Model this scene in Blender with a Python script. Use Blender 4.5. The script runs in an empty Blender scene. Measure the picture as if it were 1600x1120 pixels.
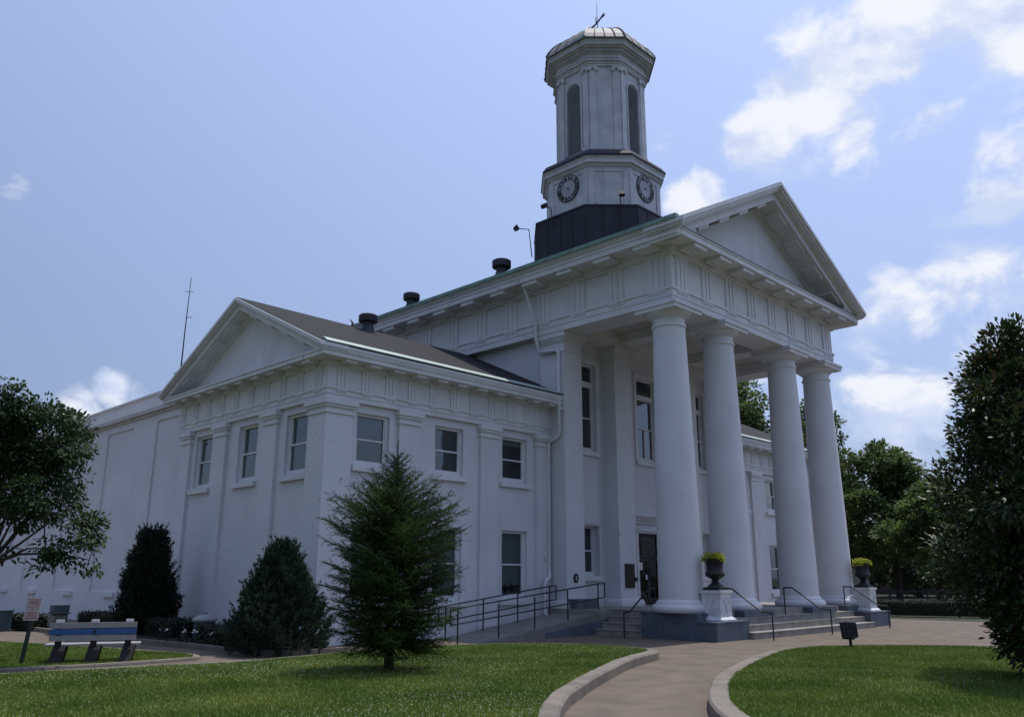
import bpy, math, random
import numpy as np
from mathutils import Vector, Matrix, Euler

random.seed(7)
RNG = np.random.default_rng(11)
SC = bpy.context.scene
COL = SC.collection
R = math.radians

# ------------------------------------------------------------------ camera
cam_d = bpy.data.cameras.new('camera')
cam_d.sensor_width = 36.0
cam_d.lens = 29.303
cam_d.clip_start = 0.1
cam_d.clip_end = 3000.0
cam_o = bpy.data.objects.new('camera', cam_d)
COL.objects.link(cam_o)
CAM = Vector((-20.115, -13.098, 1.664))
_p, _y, _r = 0.254887, 0.793637, 0.002814
_f = Vector((math.sin(_y) * math.cos(_p), math.cos(_y) * math.cos(_p), math.sin(_p)))
_rt = Vector((math.cos(_y), -math.sin(_y), 0))
_up = _rt.cross(_f)
_rt, _up = _rt * math.cos(_r) + _up * math.sin(_r), _up * math.cos(_r) - _rt * math.sin(_r)
_m = Matrix((_rt, _up, -_f)).transposed().to_4x4()
_m.translation = CAM
cam_o.matrix_world = _m
SC.camera = cam_o

# ------------------------------------------------------------------ sun and sky
SUN_DIR = Vector((0.33, -0.035, 1.0)).normalized()      # towards the sun
sun_d = bpy.data.lights.new('sun', 'SUN')
sun_d.energy = 3.6
sun_d.angle = R(0.53)
sun_d.color = (1.0, 0.95, 0.87)
sun_o = bpy.data.objects.new('sun', sun_d)
COL.objects.link(sun_o)
sun_o.rotation_euler = SUN_DIR.to_track_quat('Z', 'Y').to_euler()
sun_o.location = (30, 0, 60)

world = bpy.data.worlds.new('World')
SC.world = world
world.use_nodes = True
wt = world.node_tree
wt.nodes.clear()


def wn(kind, **kw):
    n = wt.nodes.new(kind)
    for k, v in kw.items():
        setattr(n, k, v)
    return n


def wmath(op, a, b=None, clamp=False):
    n = wn('ShaderNodeMath', operation=op, use_clamp=clamp)
    for i, v in enumerate((a, b)):
        if v is None:
            continue
        if isinstance(v, (int, float)):
            n.inputs[i].default_value = v
        else:
            wt.links.new(v, n.inputs[i])
    return n.outputs[0]


sky = wn('ShaderNodeTexSky', sky_type='NISHITA', sun_disc=False)
sky.sun_elevation = math.asin(SUN_DIR.z)
sky.sun_rotation = math.atan2(SUN_DIR.x, SUN_DIR.y)
sky.altitude = 150
sky.air_density = 1.0
sky.dust_density = 2.6
sky.ozone_density = 3.0
tc = wn('ShaderNodeTexCoord')
DIRV = tc.outputs['Generated']
nz = wn('ShaderNodeTexNoise', noise_dimensions='3D')
nz.inputs['Scale'].default_value = 9.0
nz.inputs['Detail'].default_value = 9.0
nz.inputs['Roughness'].default_value = 0.58
nz.inputs['Distortion'].default_value = 0.25
mp = wn('ShaderNodeMapping')
mp.inputs['Scale'].default_value = (1, 1, 1.5)
mp.inputs['Location'].default_value = (0.3, 0.1, 0.0)
wt.links.new(DIRV, mp.inputs[0])
wt.links.new(mp.outputs[0], nz.inputs['Vector'])
# cumulus banks that stand in the sky, as directions with an angular size and weight
BANKS = [((0.793, 0.391, 0.467), 0.058, 0.35), ((0.792, 0.357, 0.496), 0.065, 0.35), ((0.816, 0.366, 0.447), 0.072, 0.25), ((0.799, 0.300, 0.521), 0.078, 0.38),
         ((0.827, 0.303, 0.473), 0.091, 0.31), ((0.809, 0.243, 0.536), 0.078, 0.39), ((0.839, 0.247, 0.485), 0.078, 0.29), ((0.819, 0.196, 0.540), 0.078, 0.39),
         ((0.829, 0.153, 0.537), 0.091, 0.39), ((0.840, 0.080, 0.530), 0.130, 0.35), ((0.776, 0.465, 0.427), 0.042, 0.41), ((0.766, 0.484, 0.423), 0.033, 0.35), ((0.735, 0.487, 0.473), 0.033, 0.27),
         ((0.905, 0.345, 0.247), 0.091, 0.25), ((0.913, 0.296, 0.282), 0.091, 0.31), ((0.920, 0.244, 0.307), 0.091, 0.33), ((0.943, 0.214, 0.257), 0.130, 0.29),
         ((0.909, 0.366, 0.200), 0.078, 0.27), ((0.926, 0.341, 0.163), 0.078, 0.35), ((0.936, 0.302, 0.181), 0.065, 0.35), ((0.911, 0.198, 0.363), 0.052, 0.29),
         ((0.953, 0.210, 0.217), 0.130, 0.30), ((0.860, 0.463, 0.215), 0.078, 0.31), ((0.868, 0.433, 0.241), 0.065, 0.27), ((0.325, 0.926, 0.191), 0.035, 0.36),
         ((0.302, 0.938, 0.170), 0.040, 0.34), ((0.348, 0.917, 0.190), 0.030, 0.30), ((0.200, 0.904, 0.378), 0.030, 0.26), ((0.170, 0.910, 0.375), 0.030, 0.26), ((0.920, 0.050, 0.360), 0.182, 0.33),
         ((0.860, -0.350, 0.360), 0.338, 0.31), ((0.400, -0.800, 0.450), 0.220, 0.26), ((-0.500, -0.750, 0.420), 0.260, 0.26), ((-0.900, 0.200, 0.300), 0.200, 0.26), ((0.100, 0.990, 0.100), 0.100, 0.20)]
dens = None
for (c, s, w) in BANKS:
    v = Vector(c).normalized()
    dn = wn('ShaderNodeVectorMath', operation='DISTANCE')
    wt.links.new(DIRV, dn.inputs[0])
    dn.inputs[1].default_value = v
    q = wmath('DIVIDE', dn.outputs['Value'], s)
    q = wmath('MULTIPLY', q, q)
    q = wmath('MULTIPLY', q, -1.0)
    q = wmath('EXPONENT', q)
    q = wmath('MULTIPLY', q, w)
    dens = q if dens is None else wmath('MAXIMUM', dens, q)
dens = wmath('MULTIPLY', dens, 1.12)
nzs = wmath('ADD', wmath('MULTIPLY', nz.outputs['Fac'], 0.85), 0.075)
dens = wmath('ADD', dens, nzs)
nz3 = wn('ShaderNodeTexNoise')
nz3.inputs['Scale'].default_value = 9.0
nz3.inputs['Detail'].default_value = 5.0
nz3.inputs['Roughness'].default_value = 0.5
nz3.inputs['Distortion'].default_value = 0.25
mp3 = wn('ShaderNodeMapping')
mp3.inputs['Scale'].default_value = (1, 1, 1.5)
mp3.inputs['Location'].default_value = (0.31, 0.085, 0.055)
wt.links.new(DIRV, mp3.inputs[0])
wt.links.new(mp3.outputs[0], nz3.inputs['Vector'])
relief = wmath('SUBTRACT', nz3.outputs['Fac'], nz.outputs['Fac'])
cover = wn('ShaderNodeMapRange', interpolation_type='SMOOTHSTEP')
cover.inputs['From Min'].default_value = 0.715
cover.inputs['From Max'].default_value = 0.90
wt.links.new(dens, cover.inputs['Value'])
# cloud body: bright rims, blue-grey thick parts
nz2 = wn('ShaderNodeTexNoise')
nz2.inputs['Scale'].default_value = 9.0
nz2.inputs['Detail'].default_value = 6.0
mp2 = wn('ShaderNodeMapping')
mp2.inputs['Location'].default_value = (2.1, 0.4, 0.06)
mp2.inputs['Scale'].default_value = (1, 1, 1.8)
wt.links.new(DIRV, mp2.inputs[0])
wt.links.new(mp2.outputs[0], nz2.inputs['Vector'])
thick = wn('ShaderNodeMapRange', interpolation_type='SMOOTHSTEP')
thick.inputs['From Min'].default_value = 0.36
thick.inputs['From Max'].default_value = 0.64
wt.links.new(wmath('ADD', wmath('MULTIPLY', relief, 0.9), nz2.outputs['Fac']), thick.inputs['Value'])
body = wn('ShaderNodeMixRGB')
body.inputs['Color1'].default_value = (7.7, 7.85, 8.3, 1)
body.inputs['Color2'].default_value = (5.0, 5.8, 7.7, 1)
wt.links.new(thick.outputs['Result'], body.inputs['Fac'])
# thin veil that pales the blue
veil = wn('ShaderNodeMixRGB')
veil.inputs['Fac'].default_value = 0.50
# summer haze scatters forward, so it brightens steadily towards the sun
sdot = wn('ShaderNodeVectorMath', operation='DOT_PRODUCT')
wt.links.new(DIRV, sdot.inputs[0])
sdot.inputs[1].default_value = SUN_DIR
hz = wmath('ADD', wmath('MULTIPLY', wmath('MAXIMUM', sdot.outputs['Value'], 0.0), 1.35), 0.32)
hcol = wn('ShaderNodeMixRGB', blend_type='MULTIPLY')
hcol.inputs['Fac'].default_value = 1.0
hcol.inputs['Color1'].default_value = (4.4, 5.5, 8.9, 1)
wt.links.new(hz, hcol.inputs['Color2'])
wt.links.new(hcol.outputs[0], veil.inputs['Color2'])
wt.links.new(sky.outputs['Color'], veil.inputs['Color1'])
mixc = wn('ShaderNodeMixRGB')
wt.links.new(veil.outputs[0], mixc.inputs['Color1'])
wt.links.new(body.outputs[0], mixc.inputs['Color2'])
wt.links.new(wmath('MULTIPLY', cover.outputs['Result'], 0.93), mixc.inputs['Fac'])
bg = wn('ShaderNodeBackground')
bg.inputs['Strength'].default_value = 0.120
wt.links.new(mixc.outputs[0], bg.inputs['Color'])
wo = wn('ShaderNodeOutputWorld')
wt.links.new(bg.outputs[0], wo.inputs['Surface'])

vs = SC.view_settings
vs.view_transform = 'Standard'
vs.look = 'None'
vs.exposure = 0.0
vs.gamma = 1.0
vs.use_curve_mapping = False

# ------------------------------------------------------------------ materials
MATS = {}


def mat(name, col, rough=0.7, col2=None, nscale=3.0, bump=0.0, bscale=40.0, metal=0.0, spec=0.4, detail=5.0,
        stretch=None, lo=0.35, hi=0.65, brick=None, trans=0.0, streak=None, rnd=0.0, speck=None):
    m = bpy.data.materials.new(name)
    m.use_nodes = True
    nt = m.node_tree
    nd, ln = nt.nodes, nt.links
    b = nd['Principled BSDF']
    b.inputs['Roughness'].default_value = rough
    b.inputs['Metallic'].default_value = metal
    b.inputs['Specular IOR Level'].default_value = spec
    b.inputs['Base Color'].default_value = (*col, 1)
    geo = nd.new('ShaderNodeNewGeometry')
    vec = geo.outputs['Position']
    cur = None
    if col2 is not None:
        src = vec
        if stretch:
            mpn = nd.new('ShaderNodeMapping')
            mpn.inputs['Scale'].default_value = stretch
            ln.new(vec, mpn.inputs[0])
            src = mpn.outputs[0]
        n = nd.new('ShaderNodeTexNoise')
        n.inputs['Scale'].default_value = nscale
        n.inputs['Detail'].default_value = detail
        ln.new(src, n.inputs['Vector'])
        mr = nd.new('ShaderNodeMapRange')
        mr.inputs['From Min'].default_value = lo
        mr.inputs['From Max'].default_value = hi
        ln.new(n.outputs['Fac'], mr.inputs['Value'])
        mx = nd.new('ShaderNodeMixRGB')
        mx.inputs['Color1'].default_value = (*col, 1)
        mx.inputs['Color2'].default_value = (*col2, 1)
        ln.new(mr.outputs['Result'], mx.inputs['Fac'])
        cur = mx.outputs[0]
    if streak is not None:
        scol, amt, sc = streak
        mpn = nd.new('ShaderNodeMapping')
        mpn.inputs['Scale'].default_value = (sc, sc, sc * 0.09)
        ln.new(vec, mpn.inputs[0])
        n = nd.new('ShaderNodeTexNoise')
        n.inputs['Scale'].default_value = 1.0
        n.inputs['Detail'].default_value = 4.0
        ln.new(mpn.outputs[0], n.inputs['Vector'])
        mr = nd.new('ShaderNodeMapRange')
        mr.inputs['From Min'].default_value = 0.52
        mr.inputs['From Max'].default_value = 0.75
        mr.inputs['To Max'].default_value = amt
        ln.new(n.outputs['Fac'], mr.inputs['Value'])
        mx = nd.new('ShaderNodeMixRGB')
        mx.inputs['Color1'].default_value = (*col, 1)
        mx.inputs['Color2'].default_value = (*scol, 1)
        if cur:
            ln.new(cur, mx.inputs['Color1'])
        ln.new(mr.outputs['Result'], mx.inputs['Fac'])
        cur = mx.outputs[0]
    if speck is not None:
        scol, sc, th = speck
        n = nd.new('ShaderNodeTexNoise')
        n.inputs['Scale'].default_value = sc
        n.inputs['Detail'].default_value = 9.0
        n.inputs['Roughness'].default_value = 0.62
        ln.new(vec, n.inputs['Vector'])
        mr = nd.new('ShaderNodeMapRange')
        mr.inputs['From Min'].default_value = th
        mr.inputs['From Max'].default_value = th + 0.025
        ln.new(n.outputs['Fac'], mr.inputs['Value'])
        mx = nd.new('ShaderNodeMixRGB')
        mx.inputs['Color1'].default_value = (*col, 1)
        mx.inputs['Color2'].default_value = (*scol, 1)
        if cur:
            ln.new(cur, mx.inputs['Color1'])
        ln.new(mr.outputs['Result'], mx.inputs['Fac'])
        cur = mx.outputs[0]
    if rnd:
        oi = nd.new('ShaderNodeObjectInfo')
        mr = nd.new('ShaderNodeMapRange')
        mr.inputs['To Min'].default_value = 1 - rnd
        mr.inputs['To Max'].default_value = 1 + rnd
        ln.new(oi.outputs['Random'], mr.inputs['Value'])
        mx = nd.new('ShaderNodeMixRGB')
        mx.blend_type = 'MULTIPLY'
        mx.inputs['Fac'].default_value = 1
        mx.inputs['Color1'].default_value = (*col, 1)
        if cur:
            ln.new(cur, mx.inputs['Color1'])
        ln.new(mr.outputs['Result'], mx.inputs['Color2'])
        cur = mx.outputs[0]
    nrm = None
    if brick:
        sx = nd.new('ShaderNodeSeparateXYZ')
        ln.new(vec, sx.inputs[0])
        ad = nd.new('ShaderNodeMath')
        ln.new(sx.outputs['X'], ad.inputs[0])
        ln.new(sx.outputs['Y'], ad.inputs[1])
        cb = nd.new('ShaderNodeCombineXYZ')
        ln.new(ad.outputs[0], cb.inputs['X'])
        ln.new(sx.outputs['Z'], cb.inputs['Y'])
        bt = nd.new('ShaderNodeTexBrick')
        bt.inputs['Scale'].default_value = 1.0
        bt.inputs['Mortar Size'].default_value = 0.007
        bt.inputs['Mortar Smooth'].default_value = 0.5
        bt.inputs['Brick Width'].default_value = 0.215
        bt.inputs['Row Height'].default_value = 0.075
        bt.inputs['Color1'].default_value = (1, 1, 1, 1)
        bt.inputs['Color2'].default_value = (0.75, 0.75, 0.75, 1)
        bt.inputs['Mortar'].default_value = (0, 0, 0, 1)
        ln.new(cb.outputs[0], bt.inputs['Vector'])
        bm = nd.new('ShaderNodeBump')
        bm.inputs['Strength'].default_value = brick
        bm.inputs['Distance'].default_value = 0.012
        ln.new(bt.outputs['Color'], bm.inputs['Height'])
        nrm = bm.outputs[0]
    if bump:
        n = nd.new('ShaderNodeTexNoise')
        n.inputs['Scale'].default_value = bscale
        n.inputs['Detail'].default_value = 4
        ln.new(vec, n.inputs['Vector'])
        bm = nd.new('ShaderNodeBump')
        bm.inputs['Strength'].default_value = bump
        bm.inputs['Distance'].default_value = 0.02
        ln.new(n.outputs['Fac'], bm.inputs['Height'])
        if nrm:
            ln.new(nrm, bm.inputs['Normal'])
        nrm = bm.outputs[0]
    if nrm:
        ln.new(nrm, b.inputs['Normal'])
    if cur:
        ln.new(cur, b.inputs['Base Color'])
    if trans:
        tr = nd.new('ShaderNodeBsdfTranslucent')
        mxs = nd.new('ShaderNodeMixShader')
        mxs.inputs[0].default_value = trans
        if cur:
            ln.new(cur, tr.inputs['Color'])
        else:
            tr.inputs['Color'].default_value = (*col, 1)
        ln.new(b.outputs[0], mxs.inputs[1])
        ln.new(tr.outputs[0], mxs.inputs[2])
        ln.new(mxs.outputs[0], nd['Material Output'].inputs['Surface'])
    MATS[name] = m
    return m


WALL = mat('painted_brick', (0.66, 0.66, 0.69), 0.6, (0.60, 0.60, 0.63), 0.8, bump=0.10, bscale=30, brick=0.65,
           streak=((0.40, 0.40, 0.42), 0.16, 1.6), speck=((0.42, 0.41, 0.42), 2.6, 0.69))
TRIM = mat('painted_wood', (0.67, 0.67, 0.69), 0.5, (0.59, 0.59, 0.605), 1.3, bump=0.05, bscale=25,
           streak=((0.38, 0.37, 0.36), 0.20, 2.2), speck=((0.30, 0.29, 0.28), 3.4, 0.685))
COLM = mat('painted_column', (0.65, 0.65, 0.675), 0.55, (0.59, 0.59, 0.61), 0.9, bump=0.18, bscale=16, speck=((0.46, 0.45, 0.46), 2.2, 0.69), streak=((0.46, 0.46, 0.48), 0.20, 1.4))
TOWP = mat('weathered_tower_paint', (0.58, 0.58, 0.60), 0.6, (0.47, 0.47, 0.50), 2.0, bump=0.08, bscale=30,
           streak=((0.30, 0.31, 0.34), 0.60, 3.2), speck=((0.22, 0.21, 0.21), 3.0, 0.66))
PEEL = mat('peeling_corner_paint', (0.63, 0.63, 0.66), 0.65, (0.34, 0.33, 0.34), 6.5, bump=0.2, bscale=18, lo=0.655, hi=0.69,
           detail=8, brick=0.45)
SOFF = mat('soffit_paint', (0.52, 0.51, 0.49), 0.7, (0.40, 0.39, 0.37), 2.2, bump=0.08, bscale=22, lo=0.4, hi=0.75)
SHING = mat('asphalt_shingle', (0.025, 0.0235, 0.027), 0.95, (0.011, 0.0105, 0.0125), 11.0, bump=0.7, bscale=26, stretch=(1, 3, 6))
DARKR = mat('tower_base_roofing', (0.020, 0.022, 0.034), 0.7, (0.030, 0.032, 0.046), 2.0, streak=((0.07, 0.07, 0.08), 0.35, 3.5), bump=0.1)
COPPER = mat('verdigris_gutter', (0.20, 0.33, 0.28), 0.55, (0.12, 0.20, 0.18), 3.0, bump=0.1)
ALUM = mat('pale_gutter', (0.40, 0.48, 0.44), 0.5, (0.30, 0.38, 0.34), 2.0)
DOMEM = mat('copper_sheet', (0.23, 0.20, 0.195), 0.6, (0.13, 0.165, 0.165), 1.6, metal=0.2, bump=0.08, bscale=6, lo=0.42, hi=0.56)
IRON = mat('dark_iron', (0.018, 0.018, 0.022), 0.5, bump=0.05)
VENT = mat('vent_metal', (0.030, 0.034, 0.045), 0.55, (0.05, 0.05, 0.06), 5.0, bump=0.1)
PLIN = mat('blue_grey_painted_stone', (0.068, 0.086, 0.118), 0.6, (0.10, 0.118, 0.145), 2.6, bump=0.25, bscale=22,
           streak=((0.17, 0.19, 0.21), 0.5, 2.0))
STEP = mat('step_concrete', (0.30, 0.28, 0.25), 0.85, (0.21, 0.195, 0.175), 3.0, bump=0.2, bscale=50)
PATH = mat('path_concrete', (0.155, 0.121, 0.093), 0.9, (0.097, 0.077, 0.060), 1.6, bump=0.25, bscale=60, detail=8, lo=0.3, hi=0.7)
CURB = mat('curb_concrete', (0.185, 0.162, 0.136), 0.9, (0.118, 0.103, 0.087), 2.2, bump=0.4, bscale=40, detail=10, rnd=0.03, lo=0.42, hi=0.72, speck=((0.09, 0.08, 0.07), 5.0, 0.66))
RAMPC = mat('ramp_concrete', (0.23, 0.225, 0.21), 0.9, (0.17, 0.165, 0.155), 2.0, bump=0.2, bscale=45)
SOIL = mat('lawn_soil', (0.080, 0.120, 0.015), 0.95, (0.055, 0.085, 0.012), 2.5, bump=0.5, bscale=30)
GRASS = mat('grass_blades', (0.080, 0.138, 0.013), 0.65, (0.155, 0.200, 0.028), 0.8, trans=0.25, lo=0.38, hi=0.68, detail=7)
CLOV = mat('clover_bloom', (0.48, 0.48, 0.37), 0.8)
EARTH = mat('distant_ground', (0.032, 0.040, 0.018), 0.95, (0.024, 0.030, 0.014), 0.4, bump=0.2)
ROADM = mat('asphalt', (0.055, 0.055, 0.058), 0.9, (0.042, 0.042, 0.045), 4.0, bump=0.2)
BARK = mat('bark', (0.050, 0.038, 0.028), 0.95, (0.028, 0.022, 0.017), 8.0, bump=0.7, bscale=30)
MAGN = mat('magnolia_leaf', (0.030, 0.054, 0.020), 0.42, (0.052, 0.074, 0.026), 2.5, spec=0.3, trans=0.2, lo=0.4, hi=0.7)
MAGB = mat('magnolia_leaf_underside', (0.085, 0.050, 0.022), 0.6, (0.05, 0.04, 0.018), 3.0, trans=0.15)
MAPL = mat('maple_leaf', (0.028, 0.052, 0.020), 0.65, (0.046, 0.078, 0.026), 1.8, spec=0.2, trans=0.25, lo=0.4, hi=0.65)
FARL = mat('street_tree_leaf', (0.115, 0.165, 0.048), 0.6, (0.068, 0.108, 0.034), 0.6, trans=0.45, lo=0.4, hi=0.6)
FARD = mat('shade_tree_leaf', (0.068, 0.095, 0.032), 0.6, (0.085, 0.085, 0.038), 0.5, trans=0.25, lo=0.4, hi=0.65)
SPRU = mat('spruce_needle', (0.016, 0.032, 0.009), 0.85, (0.046, 0.082, 0.015), 1.7, spec=0.1, trans=0.15, lo=0.42, hi=0.62)
JUNI = mat('juniper_foliage', (0.028, 0.048, 0.033), 0.85, (0.044, 0.068, 0.044), 2.5, spec=0.1, trans=0.1)
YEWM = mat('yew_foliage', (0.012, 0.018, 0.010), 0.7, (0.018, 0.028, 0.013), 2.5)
HEDG = mat('hedge_leaf', (0.016, 0.024, 0.012), 0.65, (0.024, 0.034, 0.015), 3.0, trans=0.1)
LIME = mat('sweet_potato_vine', (0.42, 0.44, 0.025), 0.6, (0.30, 0.36, 0.02), 9.0, trans=0.35)
REDF = mat('red_bloom', (0.22, 0.03, 0.06), 0.7)
WHTF = mat('white_bloom', (0.75, 0.74, 0.68), 0.7)
URN = mat('black_cast_iron_urn', (0.010, 0.011, 0.014), 0.5, bump=0.1, bscale=40)
PED = mat('white_pedestal_paint', (0.66, 0.67, 0.69), 0.5, (0.50, 0.51, 0.53), 6.0, bump=0.15, bscale=25)
BLUE = mat('blue_bench_board', (0.030, 0.11, 0.33), 0.5, (0.045, 0.14, 0.36), 6.0, stretch=(1, 8, 8))
GREYB = mat('grey_bench_board', (0.36, 0.36, 0.37), 0.7, (0.27, 0.27, 0.28), 6.0, stretch=(1, 8, 8), bump=0.1)
BLEG = mat('dark_bench_leg', (0.014, 0.011, 0.011), 0.75, (0.022, 0.016, 0.015), 5.0, bump=0.2)
SIGNW = mat('sign_white', (0.55, 0.47, 0.46), 0.5, (0.48, 0.42, 0.41), 6.0)
SIGNR = mat('sign_red', (0.42, 0.06, 0.06), 0.5)
POSTG = mat('green_post', (0.018, 0.035, 0.026), 0.6)
BRONZ = mat('bronze_plaque', (0.022, 0.018, 0.016), 0.45, metal=0.4)
PATCHW = mat('patch_white', (0.70, 0.70, 0.68), 0.8)
BLIND = mat('pale_green_blind', (0.42, 0.50, 0.47), 0.8, (0.38, 0.46, 0.43), 1.0)
BLINW = mat('white_blind', (0.62, 0.63, 0.64), 0.8)
ROOMM = mat('dim_room', (0.10, 0.095, 0.088), 0.9)
CURT = mat('grey_curtain', (0.20, 0.21, 0.22), 0.9, (0.14, 0.15, 0.16), 2.0, stretch=(14, 14, 0.3))
LOUV = mat('grey_louver', (0.27, 0.29, 0.33), 0.7, (0.21, 0.225, 0.25), 5.0)
DIAL = mat('clock_dial', (0.40, 0.40, 0.44), 0.6, (0.33, 0.33, 0.37), 2.5)
DIALK = mat('clock_black', (0.016, 0.016, 0.022), 0.5)
TEAL = mat('teal_box', (0.055, 0.085, 0.10), 0.6, (0.04, 0.065, 0.08), 4.0)
BRICKR = mat('brick_storefront', (0.085, 0.055, 0.045), 0.9, (0.06, 0.042, 0.036), 1.0, brick=0.4)
STORE = mat('storefront_trim', (0.16, 0.155, 0.15), 0.7)
LAMPW = mat('milk_glass_globe', (0.78, 0.78, 0.76), 0.35)
MULCH = mat('mulch', (0.030, 0.021, 0.016), 0.95, (0.018, 0.013, 0.010), 8.0, bump=0.6, bscale=40)
CARM = mat('silver_car_paint', (0.25, 0.26, 0.28), 0.3, metal=0.4)
CARD = mat('dark_car_paint', (0.03, 0.035, 0.05), 0.25)
TYRE = mat('tyre_rubber', (0.02, 0.02, 0.02), 0.9)


def glass_mat():
    m = bpy.data.materials.new('window_glass')
    m.use_nodes = True
    nt = m.node_tree
    nd, ln = nt.nodes, nt.links
    nd.remove(nd['Principled BSDF'])
    gl = nd.new('ShaderNodeBsdfGlossy')
    gl.inputs['Roughness'].default_value = 0.02
    gl.inputs['Color'].default_value = (0.9, 0.93, 0.95, 1)
    tr = nd.new('ShaderNodeBsdfTransparent')
    tr.inputs['Color'].default_value = (0.62, 0.66, 0.66, 1)
    lw = nd.new('ShaderNodeLayerWeight')
    lw.inputs['Blend'].default_value = 0.5
    pw = nd.new('ShaderNodeMath')
    pw.operation = 'POWER'
    ln.new(lw.outputs['Facing'], pw.inputs[0])
    pw.inputs[1].default_value = 3.2
    fr = nd.new('ShaderNodeMath')
    fr.operation = 'MULTIPLY_ADD'
    ln.new(pw.outputs[0], fr.inputs[0])
    fr.inputs[1].default_value = 0.75
    fr.inputs[2].default_value = 0.085
    geo = nd.new('ShaderNodeNewGeometry')
    n = nd.new('ShaderNodeTexNoise')
    n.inputs['Scale'].default_value = 1.3
    ln.new(geo.outputs['Position'], n.inputs['Vector'])
    bm = nd.new('ShaderNodeBump')
    bm.inputs['Strength'].default_value = 0.10
    bm.inputs['Distance'].default_value = 0.05
    ln.new(n.outputs['Fac'], bm.inputs['Height'])
    ln.new(bm.outputs[0], gl.inputs['Normal'])
    mx = nd.new('ShaderNodeMixShader')
    ln.new(fr.outputs[0], mx.inputs[0])
    ln.new(tr.outputs[0], mx.inputs[1])
    ln.new(gl.outputs[0], mx.inputs[2])
    ln.new(mx.outputs[0], nd['Material Output'].inputs['Surface'])
    return m


GLASS = glass_mat()
GLASSD = GLASS.copy()
GLASSD.name = 'tinted_door_glass'
for n_ in GLASSD.node_tree.nodes:
    if n_.type == 'BSDF_TRANSPARENT':
        n_.inputs['Color'].default_value = (0.25, 0.24, 0.22, 1)
    if n_.type == 'MATH' and n_.operation == 'MULTIPLY_ADD':
        n_.inputs[1].default_value = 0.20
        n_.inputs[2].default_value = 0.02


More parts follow.
